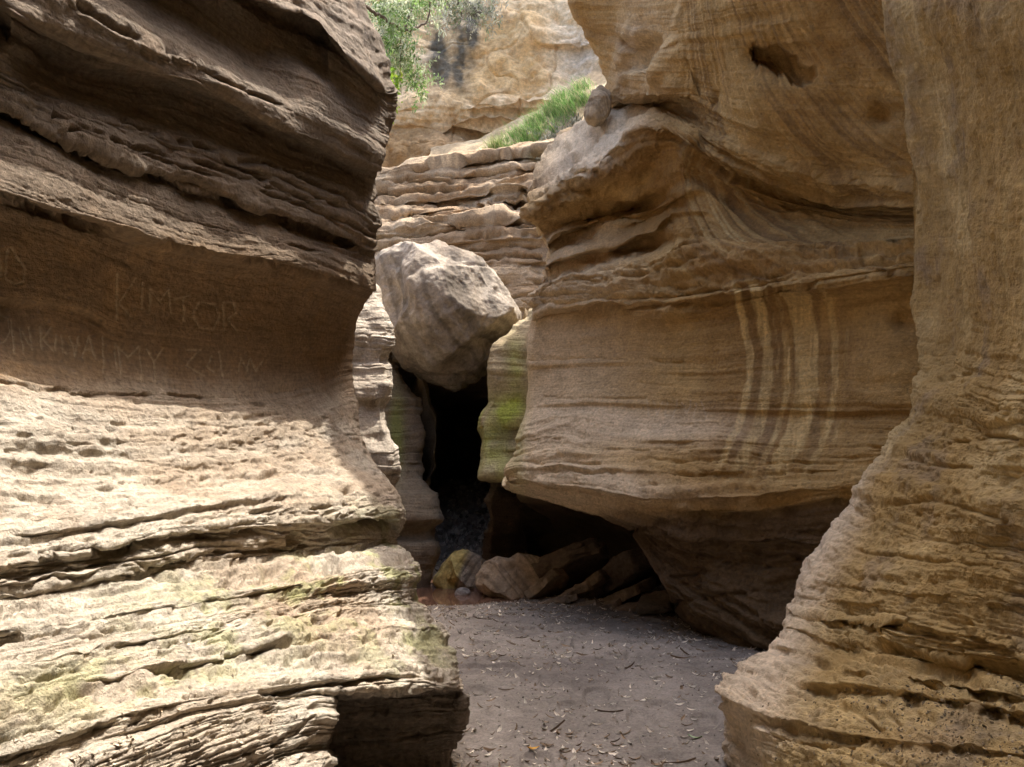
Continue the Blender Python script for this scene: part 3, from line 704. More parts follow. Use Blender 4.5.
Urows = []
def UR(y, d, **k):
    r = dict(y=[(200, y[0]), (480, y[1]), (800, y[2])], e=800, d=[(200, d[0]), (350, d[1]), (480, d[2]), (600, d[3]), (800, d[3]-2)]); r.update(k); Urows.append(r)
UR((-330, -330, -330), (21, 23, 23.5, 22.5)); UR((-120, -120, -120), (19.5, 21.5, 22, 21.5)); UR((-20, -20, -20), (19, 20.8, 21.3, 20.6))
UR((40, 42, 50), (18.6, 20.5, 20.9, 20), rec=.2); UR((75, 80, 75), (18.5, 20.3, 20.6, 19.7)); UR((105, 108, 90), (18.3, 20.0, 20.3, 19.5), rec=.3)
UR((128, 128, 110), (18.4, 20.2, 20.4, 19.6), rec=.35); UR((150, 142, 130), (18.1, 19.8, 20.1, 19.4)); UR((200, 190, 180), (18, 19.8, 20., 19.4))
def U_relief(U, S, P, px, py, rough):
    a = fbm3(P, .45, 4, .55, 2.); b = np.abs(fbm3(P, .8, 4, .5, 7.))
    cr = np.exp(-(n3(P[..., 0]*.55+3, P[..., 1]*.5, P[..., 2]*.75+9)/.06)**2)
    cr2 = np.exp(-(n3(P[..., 0]*1.1+13, P[..., 1]*.5, P[..., 2]*1.3+2)/.06)**2)
    return .5*a + .35*b - .10*cr*sm(0, .4, a) - .08*cr2*sm(-.3, .2, -a) + .05*fbm3(P, 4, 4, .6) + strata(U*.7, S*.5, 77.3, 1.5)*1.2*sm(90, 130, py)
def U_col(U, S, P, px, py, rel):
    n = fbm3(P, .5, 4, .5, 15.); n5 = fbm3(P, 2.5, 4, .6, 3.)
    c = mixc((.60, .41, .20), (.68, .53, .34), sm(-.5, .5, n))
    c = mixc(c, (.40, .24, .10), sm(.2, .7, n5)*.5)
    v = sm(-.2, .5, n2(P[..., 0]*2.2, P[..., 2]*.5))
    stn = (blob(px, py, 437, 52, 9, 28)*1.1 + blob(px, py, 459, 62, 9, 34)*1.2 + blob(px, py, 474, 22, 6, 30)*.9 + blob(px, py, 455, 10, 30, 22)*.6
           + blob(px, py, 425, 75, 22, 20)*.4)*(.6+.6*v)
    c = mixc(c, (.085, .08, .065), np.clip(stn*1.5*(.6+.6*sm(-.3, .3, n5)), 0, .92))
    c = mixc(c, (.48, .44, .38), blob(px, py, 580, 50, 22, 30)*.6)
    c = mixc(c, (.30, .18, .08), sm(118, 135, py)*.8)  # overhang shade at the cliff base painted in brown
    return c
upper = build_wall('canyon_cliff', Urows, 0, 200, 620, dens=1.6, mat=M_far, relief=U_relief, colour=U_col, bottom=None, top=[(0, .5, 1), (0, 2, 2), (0, 12, 2.6)])
tag(upper, 'tall sunlit orange cliff streaked with dark stains, above the grassy terrace', 'cliff', 'rock walls of the gorge')

# ================================================================ BUTTRESSES
def simple_rows(lst, seedy=0):
    out = []
    for y, e, d, other, dd, kw in lst:
        r = dict(y=[(min(e, other)-60, y), (max(e, other)+60, y)], e=e, d=[(min(e, other), d if e < other else dd), (max(e, other), dd if e < other else d)])
        r.update(kw); out.append(r)
    return out
def buttress(name, lst, side, far, colr, seed, mat=M_wall, nose=(12, .35), nu=90, dens=1.6, bottom=-.4, amp=1., tail=None, cexp=None):
    def rl(U, S, P, px, py, rough):
        return strata(U, S, seed, 1.)*rough*amp + .07*amp*fbm3(P, 1.6, 4, .55, seed) + .05*amp*fbm3(P*np.array([1, 1, .5]), 4, 3, .5, seed)
    def cl(U, S, P, px, py, rel):
        n = fbm3(P, 1.2, 4, .5, seed); c = mixc(colr[0], colr[1], sm(-.5, .5, n))
        return cexp(c, px, py, P) if cexp else c
    return build_wall(name, simple_rows(lst), side, far, nu, nose=nose, dens=dens, mat=mat, relief=rl, colour=cl, seed=seed, bottom=bottom, tail=tail)

def c_pale(c, px, py, P):
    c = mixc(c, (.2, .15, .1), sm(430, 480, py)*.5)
    c = mixc(c, (.25, .2, .15), sm(.2, .7, fbm3(P, 4, 4, .6))*.4)
    return c
pale = buttress('rock_buttress', [(250, 330, 10.5, 300, 10.0, {}), (272, 362, 10.1, 300, 9.4, dict(rough=.8)), (285, 371, 9.9, 300, 9.1, dict(rough=.8)), (305, 378, 9.7, 300, 9.0, {}), (335, 388, 9.6, 300, 8.9, dict(rec=.05)),
     (364, 391, 9.5, 300, 8.8, {}), (397, 388, 9.4, 300, 8.7, dict(rec=.08)), (430, 394, 9.3, 300, 8.6, {}), (467, 400, 9.2, 300, 8.6, {}), (485, 395, 9.4, 300, 8.7, dict(rec=.2)), (520, 392, 9.6, 300, 8.9, {}), (590, 400, 9.6, 300, 9.0, {})],
    +1, 300, ((.42, .35, .27), (.56, .49, .40)), 81., amp=.75, cexp=c_pale)
tag(pale, 'pale sunlit column of pitted rock standing directly left of the wedged boulder', 'rock buttress', 'rock walls of the gorge')

def c_dark(c, px, py, P):
    c = mixc(c, (.30, .32, .10), np.clip(blob(px, py, 397, 432, 7, 34)*1.1, 0, .85))
    return c
dark = buttress('rock_buttress', [(330, 385, 12.2, 340, 11.8, {}), (365, 391, 12.0, 340, 11.4, {}), (385, 404, 11.9, 340, 11.1, {}), (402, 421, 11.9, 340, 11.0, {}), (431, 425, 11.8, 340, 10.9, {}), (462, 420, 11.7, 340, 10.9, dict(rec=.1)), (480, 424, 11.6, 340, 10.8, {}),
     (497, 440, 11.3, 340, 10.7, {}), (519, 443, 11.2, 340, 10.6, dict(rec=.15)), (530, 436, 11.4, 340, 10.8, {}), (547, 440, 11.2, 340, 10.6, {}), (575, 434, 11.2, 340, 10.6, {})],
    +1, 340, ((.22, .165, .115), (.33, .26, .18)), 91., amp=.6, cexp=c_dark, tail=60, mat=M_smooth)
tag(dark, 'dark brown rock column with a mossy strip, guarding the black slot beneath the boulder', 'rock buttress', 'rock walls of the gorge')

def c_green(c, px, py, P):
    n = fbm3(P, 3, 3, .6)
    c = mixc(c, (.36, .42, .06), np.clip((blob(px, py, 508, 410, 14, 16) + .5*blob(px, py, 495, 440, 20, 40) + .4*blob(px, py, 515, 370, 10, 30))*(1+n), 0, .85))
    c = mixc(c, (.10, .07, .05), blob(px, py, 508, 440, 18, 14)*.5)
    c = mixc(c, (.12, .085, .055), sm(474, 484, py)*.9)  # lower part darkened, cavern shade painted into the colour
    return c
green = buttress('rock_buttress', [(300, 545, 11.2, 600, 10.6, {}), (320, 522, 10.9, 600, 10.3, {}), (336, 505, 10.7, 600, 10.1, dict(rough=.7)), (362, 488, 10.5, 600, 10.0, {}), (405, 485, 10.4, 600, 10., dict(rec=.03)), (425, 482, 10.4, 600, 10., dict(rec=.12)),
     (450, 480, 10.3, 600, 9.9, dict(rec=.04)), (476, 480, 10.2, 600, 9.9, {}), (483, 490, 11.6, 600, 12.6, {}), (500, 484, 11.3, 600, 13, dict(rough=.8)), (520, 486, 11.4, 600, 13, dict(rec=.15)), (545, 483, 11.9, 600, 13.5, {}), (590, 483, 12, 600, 13.5, {})],
    -1, 600, ((.36, .28, .17), (.48, .40, .26)), 101., amp=.5, cexp=c_green, nose=(8, .3), tail=60)
tag(green, 'narrow buttress stained bright green, propping the boulder beside the streaked cliff', 'rock buttress', 'rock walls of the gorge')

# slot side walls and roof keep the cave behind the boulder dark (roof unseen, added to block light)
def slab_grid(name, knots_u, mat, colr, seed, n=60, amp=.15):
    K = np.array(knots_u, float)      # (rows, cols, 3)
    u = np.linspace(0, K.shape[1]-1, n); v = np.linspace(0, K.shape[0]-1, n)
    G = herm(np.arange(K.shape[0]), K, v); G = np.swapaxes(herm(np.arange(K.shape[1]), np.swapaxes(G, 0, 1), u), 0, 1)
    N = normals(G); G = G + N*(amp*fbm3(G, 1.0, 4, .55, seed))[..., None]
    nn = fbm3(G, 1.2, 3, .5, seed)
    return grid_mesh(name, G, mixc(colr[0], colr[1], sm(-.5, .5, nn)), np.stack([G[..., 0], G[..., 2]], -1), mat)
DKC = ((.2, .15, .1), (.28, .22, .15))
o = slab_grid('cave_roof_light_blocker', [[(-3.5, 12.6, 3.4), (-1, 12.9, 3.4), (1.5, 12.6, 3.2)], [(-3.5, 16, 3.3), (-1, 16, 3.0), (1.5, 16, 3.2)], [(-3.5, 20.5, 3.3), (-1, 20.5, 3.0), (1.5, 20.5, 3.2)]], M_wall, DKC, 5.)
tag(o, kind='structure'); o.name = 'slot_light_blocker'
o = slab_grid('slot_light_blocker', [[(-1.5, 12.0, 4.2), (-1.9, 16, 4.2), (-1.4, 20.5, 4.2)], [(-1.45, 12.0, 2), (-1.8, 16, 2), (-1.3, 20.5, 2)], [(-1.5, 12.0, -.3), (-1.6, 16, -.3), (-1.4, 20.5, -.3)]], M_wall, DKC, 6., amp=.3)
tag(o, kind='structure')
o = slab_grid('slot_light_blocker', [[(.2, 12.0, 4.2), (.0, 16, 4.2), (-.2, 20.5, 4.2)], [(.1, 12.0, 2), (-.3, 16, 2), (-.3, 20.5, 2)], [(.1, 12.0, -.3), (-.3, 16, -.3), (-.3, 20.5, -.3)]], M_wall, DKC, 7., amp=.3)
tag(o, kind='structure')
# unseen wall behind the viewer, added to close off open sky
o = slab_grid('gorge_sky_blocker', [[(-9, -9, 9), (0, -9.5, 9), (9, -9, 9)], [(-9, -9, 5), (0, -10, 5), (9, -9, 5)], [(-9, -8.6, -.5), (0, -9.4, -.5), (9, -8.6, -.5)]], M_wall, ((.38, .29, .2), (.45, .36, .26)), 8., amp=.5)
tag(o, kind='structure')

o = slab_grid('gorge_sky_blocker', [[(-10, -10, 8.5), (0, -10, 8.8), (10, -10, 8.5)], [(-10, -3, 6.3), (0, -3, 6.8), (10, -3, 6.3)], [(-10, .6, 6.0), (0, .9, 6.1), (10, .8, 6.2)], [(-10, 1.3, 7.5), (0, 1.4, 7.6), (10, 1.5, 7.5)], [(-10, -3, 9), (0, -3, 9), (10, -3, 9)]], M_wall, ((.3, .22, .14), (.36, .28, .18)), 18., amp=.4)  # unseen roof over the viewer, added to cut flat sky fill
tag(o, kind='structure')
# ================================================================ GROUND
xs = np.linspace(-3.5, 4.5, 620); ys = np.concatenate([np.linspace(-12, 2.5, 60), np.linspace(2.55, 13, 900), np.linspace(13.1, 24, 160)])
GX, GY = np.meshgrid(xs, ys)
def ground_z(X, Y):
    z = 0*X + sm(11.8, 18, Y)*1.35 - .15*np.exp(-(((X+.8)/1.0)**2 + ((Y-10.9)/1.25)**2)**2)
    P = np.stack([X, Y, 0*X], -1)
    z = z + .03*fbm3(P, .9, 3, .5, 3.) + .02*fbm3(P, 5, 4, .6, 1.) + .10*sm(1.6, 3.2, X)*sm(9, 6, Y) + .06*sm(12.5, 15, Y)*fbm3(P, 3, 4, .6)
    # footprints: shallow random dents
    z = z - .04*sm(.35, .6, n2(X*4.5+3, Y*3.1+1)) + .012*sm(.25, .5, np.abs(n2(X*4.5+3, Y*3.1+1)))
    return z
GZ = ground_z(GX, GY)
GP = np.stack([GX, GY, GZ], -1)
nn = fbm3(GP, 1.5, 4, .5, 2.); n6 = fbm3(GP, 14, 3, .6, 4.)
gc = mixc((.215, .186, .158), (.31, .268, .228), sm(-.5, .6, nn + .4*n6))
gc = gc*(1 + .22*fbm3(GP, .8, 4, .6, 21.))[..., None]; damp = sm(.1, .5, fbm3(GP, 1.1, 3, .5, 33.)) ; gc = mixc(gc, (.12, .10, .09), damp*.45)
gc = mixc(gc, (.09, .06, .045), np.exp(-(((GX+.9)/1.2)**2 + ((GY-11.0)/1.5)**2)**2)*.8)
M_ground, nt, b = new_mat('volcanic_sand'); N = nt.nodes; L = nt.links
at = N.new('ShaderNodeAttribute'); at.attribute_name = 'Col'; geo = N.new('ShaderNodeNewGeometry')
nf = N.new('ShaderNodeTexNoise'); nf.inputs['Scale'].default_value = 55; nf.inputs['Detail'].default_value = 6; nf.inputs['Roughness'].default_value = .7
L.new(geo.outputs['Position'], nf.inputs['Vector'])
mr = N.new('ShaderNodeMapRange'); mr.inputs[1].default_value = .3; mr.inputs[2].default_value = .7; mr.inputs[3].default_value = .7; mr.inputs[4].default_value = 1.35
L.new(nf.outputs['Fac'], mr.inputs[0]); vm = N.new('ShaderNodeVectorMath'); vm.operation = 'SCALE'
L.new(at.outputs['Color'], vm.inputs[0]); L.new(mr.outputs[0], vm.inputs['Scale']); L.new(vm.outputs[0], b.inputs['Base Color'])
bp = N.new('ShaderNodeBump'); bp.inputs['Strength'].default_value = .8; bp.inputs['Distance'].default_value = .008
L.new(nf.outputs['Fac'], bp.inputs['Height']); L.new(bp.outputs[0], b.inputs['Normal'])
g = grid_mesh('ground', GP, gc, GP[..., :2], M_ground, flip=False); tag(g, kind='structure')
# plateau far sheet so that the ground reaches on under the cliffs
pl = poly_mesh('terrain', [(-60, -60, -.6), (60, -60, -.6), (60, 80, -.6), (-60, 80, -.6)], [(0, 1, 2, 3)], M_ground, col=np.full((4, 3), .2)); tag(pl, kind='structure')

# pool
M_water, nt, b = new_mat('muddy_water'); b.inputs['Base Color'].default_value = (.17, .09, .06, 1); b.inputs['Roughness'].default_value = .05; b.inputs['Specular IOR Level'].default_value = .6
N = nt.nodes; L = nt.links; nz = N.new('ShaderNodeTexNoise'); nz.inputs['Scale'].default_value = 3; bp = N.new('ShaderNodeBump'); bp.inputs['Strength'].default_value = .05; bp.inputs['Distance'].default_value = .02
L.new(nz.outputs['Fac'], bp.inputs['Height']); L.new(bp.outputs[0], b.inputs['Normal'])
an = np.linspace(0, 2*np.pi, 64, endpoint=False)
wp = [(-.8+1.25*math.cos(a), 10.95+1.5*math.sin(a), -.035) for a in an]
w = poly_mesh('water', wp, [tuple(range(64))], M_water); tag(w, 'puddle of reddish-brown muddy water', None, kind='structure')

# ================================================================ ROCKS
def ico(level):
    import bmesh
    bm = bmesh.new(); bmesh.ops.create_icosphere(bm, subdivisions=level, radius=1.0)
    V = np.array([v.co[:] for v in bm.verts]); Fc = [tuple(v.index for v in f.verts) for f in bm.faces]; bm.free(); return V, Fc
ICO = {k: ico(k) for k in (3, 4, 5, 6, 7)}

def outline_rock(name, pts, d, thick, seed, cols, level=6, facets=26, sharp=(.80, .97), rough=.03, rimk=.35, mat=M_rock, tilt=(0, 0), smooth=True, colf=None, parent=None):
    """a rock whose outline follows pts (picture px) at distance d; thick = half depth (m)"""
    pts = np.array(pts, float); cx, cy = (pts.min(0)+pts.max(0))/2
    V, Fc = ICO[level]
    rs = np.random.RandomState(seed)
    # view frame: x right, y depth, z up
    th = np.arctan2(-(pts[:, 1]-cy), pts[:, 0]-cx); rr = np.hypot(pts[:, 0]-cx, pts[:, 1]-cy)
    o_ = np.argsort(th); th = th[o_]; rr = rr[o_]
    tq = np.linspace(-np.pi, np.pi, 48, endpoint=False); rq = herm(np.concatenate([th-2*np.pi, th, th+2*np.pi]), np.tile(rr, 3), tq); th, rr = tq, (np.roll(rq, 1)+2*rq+np.roll(rq, -1))/4
    th = np.concatenate([th-2*np.pi, th, th+2*np.pi]); rr = np.tile(rr, 3)
    vt = np.arctan2(V[:, 2], V[:, 0]); Rr = np.interp(vt, th, rr)*d/F
    meanR = rr.mean()*d/F
    # faceting: intersect with random half spaces in unit-sphere space
    nr = rs.normal(size=(facets, 3)); nr /= np.linalg.norm(nr, axis=1, keepdims=True)
    # keep the outline: planes mostly facing viewer / back
    dist = rs.uniform(sharp[0], sharp[1], facets)
    dot = V @ nr.T
    lim = np.where(dot > 1e-3, dist/np.maximum(dot, 1e-3), 9.)
    k = np.minimum(1.0, lim.min(1))
    rim = np.hypot(V[:, 0], V[:, 2])
    k = 1-(1-k)*(1-(1-rimk)*sm(.8, .98, rim))
    Q = V*k[:, None]
    W = np.stack([Q[:, 0]*Rr, Q[:, 1]*thick + Q[:, 0]*tilt[0] + Q[:, 2]*tilt[1], Q[:, 2]*Rr], -1)
    nn_ = fbm3(W/meanR, 1.3, 5, .55, seed*1.3)
    rid = 1-np.abs(fbm3(W/meanR, 1.9, 4, .5, seed*2.1+5))*2
    W = W*(1 + (rough*2.2*nn_ + rough*1.2*rid)[:, None])
    # broken bedding steps and hairline cracks
    bd = A(rs.normal(size=3)); bd[2] += 1.5; bd /= np.linalg.norm(bd); sb = W @ bd/meanR
    W = W + V*((rough*1.0*meanR)*np.tanh(3*n2(sb*9 + .4*nn_, sb*0+seed))*sm(-.2, .4, fbm3(W/meanR, .8, 2, .5, 3.3)))[:, None]
    W = W - V*((rough*.7*meanR)*np.exp(-(n3(W[:, 0]/meanR*1.3+seed, W[:, 1]/meanR*1.3, W[:, 2]/meanR*1.9)/.05)**2))[:, None]
    W = W + V*(fbm3(W, 14, 3, .6, seed)*rough*.28*meanR)[:, None]
    cen = to_world(np.array(cx), np.array(cy), np.array(float(d)))
    P = W + cen
    n = fbm3(P, 2., 4, .6, seed); c = cols[0]*(1-sm(-.5, .5, n))[:, None] + cols[1]*sm(-.5, .5, n)[:, None]
    if colf: c = colf(c, V, P)
    lay = sm(-.1, .5, n2(sb*14 + nn_, sb*0+seed))*sm(-.3, .3, fbm3(W/meanR, .9, 2, .5, 8.)); c = c*(1-.38*lay)[:, None]
    ob = poly_mesh(name, P, Fc, mat, c, smooth=smooth, parent=parent)
    return ob
def c_boulder(c, V, P):
    s = sm(.1, .6, fbm3(P, 1.3, 4, .6, 30.)); c = c*(1-s[:, None]*.5) + A((.22, .17, .13))*s[:, None]*.5
    return c
bo = outline_rock('boulder', [(375, 256), (385, 246), (413, 240), (437, 241), (460, 246), (478, 253), (490, 265), (501, 279), (512, 295), (521, 311), (523, 326), (504, 344), (494, 360), (484, 373), (466, 388), (448, 391), (419, 379), (393, 355), (384, 317), (377, 288)],
                  12.1, 1.15, 4, (A((.29, .24, .185)), A((.43, .37, .30))), level=7, facets=20, sharp=(.62, .9), rough=.033, rimk=.10, colf=c_boulder)
tag(bo, 'huge angular grey-brown boulder wedged high between the walls over a black slot', 'boulder')

pr = outline_rock('rock', [(586, 104), (592, 92), (600, 85), (609, 90), (612, 105), (607, 120), (596, 128), (587, 124)], 9.25, .2, 8, (A((.36, .27, .17)), A((.46, .36, .24))), level=5, rough=.05)
tag(pr, 'small tan rock perched on the cliff rim above the grass', 'rock')

def c_yel(c, V, P):
    s = sm(.25, -.15, V[:, 0] - V[:, 2]*.35); return c*(1-s[:, None]) + A((.58, .45, .17))*s[:, None]
ra = outline_rock('rock', [(431, 581), (437, 570), (450, 556), (462, 550), (476, 554), (487, 562), (484, 575), (478, 588), (470, 600), (450, 598), (436, 590)], 11.2, .42, 12, (A((.26, .20, .15)), A((.36, .29, .22))), level=6, facets=12, sharp=(.45, .75), rough=.035, rimk=.3, colf=c_yel)
tag(ra, 'wedge-shaped rock with a yellow flank standing in the muddy puddle', 'rock')
rb = outline_rock('rock', [(474, 585), (480, 566), (492, 558), (508, 558), (521, 552), (540, 560), (549, 572), (540, 585), (522, 600), (510, 607), (495, 598), (482, 596)], 10.5, .42, 17, (A((.46, .35, .24)), A((.58, .46, .33))), level=6, facets=10, sharp=(.45, .75), rough=.035, rimk=.3)
tag(rb, 'broad cracked tan rock beside the yellow-flanked one at the puddle edge', 'rock')
rc = outline_rock('rock', [(455, 595), (463, 588), (470, 591), (468, 598), (458, 599)], 10.6, .12, 19, (A((.3, .27, .25)), A((.4, .36, .33))), level=4, facets=12, rough=.03)
tag(rc, 'small grey stone poking out of the muddy water', 'rock')

def slab(cx, cy, d, L_, W_, T_, rot, label, seed, col=(.26, .2, .14)):
    """a tilted broken slab lying against the pile"""
    rs = np.random.RandomState(seed); V, Fc = ICO[5]
    p = 5.0
    Q = np.sign(V)*np.abs(V)**.6
    Q = Q/np.maximum(np.abs(Q).max(1, keepdims=True), 1e-6)*np.clip(np.linalg.norm(Q, axis=1, keepdims=True), 0, 1.0)
    W = Q*A((L_, W_, T_))
    # irregular outline: cut corners by planes
    for k in range(9):
        a = rs.uniform(0, 2*np.pi); nx, ny = math.cos(a), math.sin(a); lim = rs.uniform(.5, .8)*(abs(nx)*L_+abs(ny)*W_)
        dd = W[:, 0]*nx + W[:, 1]*ny; ex = np.maximum(dd-lim, 0); W[:, 0] -= nx*ex; W[:, 1] -= ny*ex
    W = W + V*(fbm3(W, 3.5, 5, .65, seed)*.16*min(L_, W_))[:, None]*A((1, 1, .35)); W[:, 2] += .02*fbm3(W, 5, 3, .5, seed+3.)
    W[:, 2] += .012*np.tanh(3*n3(W[:, 0]*5, W[:, 1]*5, W[:, 2]*40+seed))
    from mathutils import Euler
    Mx = A(Euler([R(a) for a in rot]).to_matrix())
    P = W @ Mx.T + to_world(A(float(cx)), A(float(cy)), A(float(d)))
    n = fbm3(P, 3., 4, .6, seed); c = A(col)*(1+.25*n)[:, None]
    o = poly_mesh('flat_stone', P, Fc, M_rock, c, smooth=True); tag(o, label, 'stone slab', 'broken slabs in the undercut')
    return o
slab(548, 588, 10.2, .36, .40, .06, (-38, -28, 20), 'tilted slab leaning against the broad cracked tan rock', 31, (.42, .32, .22))  # front slabs paler, deep ones darker: lighting put into their colours
slab(568, 597, 9.9, .40, .34, .045, (-24, -17, 28), 'thin slab with its lit edge reaching onto the sand', 32, (.48, .38, .28))
slab(596, 590, 10.1, .42, .42, .06, (-34, -20, 12), 'slab in the middle of the pile, overlapping the thin lit slab', 33, (.36, .27, .19))
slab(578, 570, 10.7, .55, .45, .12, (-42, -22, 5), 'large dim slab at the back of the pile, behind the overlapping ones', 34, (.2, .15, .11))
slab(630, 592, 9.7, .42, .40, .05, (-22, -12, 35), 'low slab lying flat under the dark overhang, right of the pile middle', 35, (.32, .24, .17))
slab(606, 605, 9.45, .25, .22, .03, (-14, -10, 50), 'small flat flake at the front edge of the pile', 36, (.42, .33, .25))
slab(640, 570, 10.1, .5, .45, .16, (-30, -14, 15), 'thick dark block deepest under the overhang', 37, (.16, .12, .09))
slab(652, 604, 8.9, .28, .24, .045, (-12, -10, 70), 'lone slab nearest the foot of the streaked cliff', 38, (.2, .155, .11))
slab(553, 603, 9.6, .24, .20, .03, (-12, -8, 20), 'thin flake half buried in the sand just before the broad tan rock', 51, (.46, .37, .28))
slab(580, 606, 9.5, .28, .16, .028, (-14, -12, 5), 'long narrow flake lying in front of the thin lit slab', 52, (.44, .35, .26))
slab(628, 608, 9.2, .20, .17, .03, (-12, -6, 80), 'small broken flake beside the lone slab under the overhang', 53, (.34, .26, .19))
st = outline_rock('stone', [(591, 618), (595, 615), (600, 617), (600, 621), (594, 622)], 9.0, .05, 41, (A((.4, .36, .3)), A((.5, .45, .38))), level=3, facets=10)
tag(st, 'small pale stone on the sand in front of the slab pile', 'stone')

# ---------------------------------------------------------------- loose gravel, litter (uncountable)
rng = np.random.RandomState(5)
def scatter_mesh(name, items, mat, label):
    """items: list of (verts(n,3), faces, colour)"""
    V = []; Fs = []; Cc = []; k = 0
    for v, f, c in items:
        V.append(v); Fs += [tuple(i+k for i in q) for q in f]; Cc.append(np.repeat(A(c)[None], len(v), 0)); k += len(v)
    o = poly_mesh(name, np.concatenate(V), Fs, mat, np.concatenate(Cc)); tag(o, label, None, kind='stuff'); return o
from mathutils import Matrix, Euler, Vector
def pebble(p, s, c):
    V = A([(1, 0, 0), (-1, 0, 0), (0, 1, 0), (0, -1, 0), (0, 0, 1), (0, 0, -1), (.7, .6, .5), (-.6, .7, -.4)])[:6]
    V = V*rng.uniform(.5, 1.1, (6, 1))*A((1, .8, .6))*s
    V = V @ A(Euler(rng.uniform(0, 6, 3)).to_matrix()).T + p
    return V, [(0, 2, 4), (2, 1, 4), (1, 3, 4), (3, 0, 4), (2, 0, 5), (1, 2, 5), (3, 1, 5), (0, 3, 5)], c
def leaf(p, s, c, curl=.3, asp=.32, rot=None):
    t = np.linspace(-1, 1, 5); w = asp*np.array([.08, .8, 1, .7, .05])
    V = []
    for a, b_ in zip(t, w): V += [(a, -b_, curl*a*a), (a, 0, curl*a*a-.12), (a, b_, curl*a*a)]
    V = A(V)*s; e = rot if rot is not None else (rng.normal(0, .25), rng.normal(0, .25), rng.uniform(0, 6.28))
    V = V @ A(Euler(e).to_matrix()).T + p
    f = []
    for i in range(4):
        for j in range(2): q = i*3+j; f.append((q, q+1, q+4, q+3))
    return V, f, c
it = []
for i in range(13000):
    y = 3.2 + 8.5*rng.rand()**1.15; x = rng.uniform(-1.6, 3.2)
    if x < -1.2 + .0*y: continue
    dens = .3 + .7*float(sm(A(-.2), A(.5), n2(A(x*1.9), A(y*1.2))))
    if y > 8.6 and x < 1.2: dens = 1
    if x > 1.9 - (y-4.5)*.05: dens = 1
    if rng.rand() > dens: continue
    if ((x+.8)/1.1)**2 + ((y-10.95)/1.3)**2 < 1: continue
    z = float(ground_z(A(x), A(y))) + .004
    k = rng.rand()
    c = A((.78, .70, .58))*rng.uniform(.5, 1.15) if k < .6 else A((.30, .21, .13))*rng.uniform(.5, 1.2)
    if rng.rand() < .5: it.append(leaf(A((x, y, z)), rng.uniform(.014, .045), c*1.1, asp=rng.uniform(.12, .4)))
    else: it.append(leaf(A((x, y, z)), rng.uniform(.006, .016), c, asp=.5))
for i in range(80):
    y = 3.2+6*rng.rand(); x = rng.uniform(-1, 3); z = float(ground_z(A(x), A(y)))+.006
    it.append(leaf(A((x, y, z)), rng.uniform(.04, .12), A((.25, .18, .12))*rng.uniform(.5, 1.6), asp=.04, curl=.15))
scatter_mesh('leaf_litter', it, M_litter, 'pale dry leaf litter strewn over the dark sand')
it = []
for i in range(3800):
    if i < 1500:   # rubble in the slot
        y = 11.7 + 6.5*rng.rand()**1.3; x = -.75 + rng.normal(0, .35) - .02*(y-12); s = rng.uniform(.02, .07)*(1 if rng.rand() < .9 else 2.2)
    else:
        y = 3.2 + 8*rng.rand(); x = rng.uniform(-1.2, 3.2); s = rng.uniform(.003, .012) if y < 8.6 else rng.uniform(.004, .02)
    if ((x+.8)/1.1)**2 + ((y-10.95)/1.3)**2 < 1: continue
    z = float(ground_z(A(x), A(y))) + s*.3
    it.append(pebble(A((x, y, z)), s, A((.42, .37, .32) if i < 1500 else (.28, .25, .22))*rng.uniform(.4, 1.4)))
scatter_mesh('gravel', it, M_rock, 'loose dark gravel and stones on the gorge floor and in the slot')
# debris lying on the cliff feet: dropped onto the real surface
from mathutils.bvhtree import BVHTree
def surf_scatter(obj, n, region, fn, minup=.45):
    dg = bpy.context.evaluated_depsgraph_get(); bvh = BVHTree.FromObject(obj, dg); out = []
    for i in range(n):
        q = region[rng.randint(len(region))]; px = rng.normal(q[0], q[2]); py = rng.normal(q[1], q[3])
        w = to_world(A(float(px)), A(float(py)), A(5.)); o0 = Vector((0, 0, CAMZ)); dr = (Vector(w)-o0).normalized()
        h, nr, _, dist = bvh.ray_cast(o0, dr)
        if h is None: continue
        if nr.z < 0: nr = -nr
        if nr.z < minup: continue
        out.append(fn(A(h), dist))
    return out
it = surf_scatter(near, 1100, [(960, 722, 70, 12), (1000, 765, 60, 20), (880, 760, 70, 14), (930, 700, 80, 10)], lambda p, d: pebble(p, rng.uniform(.003, .012), A((.33, .26, .17))*rng.uniform(.5, 1.5)), .3)
if it: scatter_mesh('debris', it, M_rock, 'crumbled grit lying on the ochre buttress foot')
it = surf_scatter(left, 420, [(150, 740, 60, 18), (240, 720, 50, 18), (100, 755, 60, 12), (330, 640, 70, 30)], lambda p, d: (leaf(p+A((0, 0, .004)), rng.uniform(.006, .016), A((.62, .52, .38))*rng.uniform(.6, 1.2), asp=.3) if rng.rand() < .4 else pebble(p, rng.uniform(.003, .010), A((.42, .35, .27))*rng.uniform(.6, 1.4))), .3)
if it: scatter_mesh('debris', it, M_litter, 'grit and dry leaf scraps on the mossy ledged foot')

for (px, py, s, c, lb) in [(533, 748, .04, (.62, .33, .04), 'single orange-yellow fallen leaf on the dark sand near the viewer'), (695, 736, .05, (.35, .45, .25), 'pale green fallen leaf on the sand beside the ochre buttress foot')]:
    b_ = (383.5-py)/F; sl = (ST+b_*CT)/(CT-b_*ST); y = -CAMZ/sl; p = to_world(A(float(px)), A(float(py)), A(y)); p[2] = float(ground_z(A(p[0]), A(p[1])))+.012
    v, f, cc = leaf(p, s, c, asp=.3, rot=(.1, .1, .4 if px < 600 else 2.4))
    o = poly_mesh('fallen_leaf', v, f, M_litter, np.repeat(A(c)[None], len(v), 0), smooth=True); tag(o, lb, 'leaf')

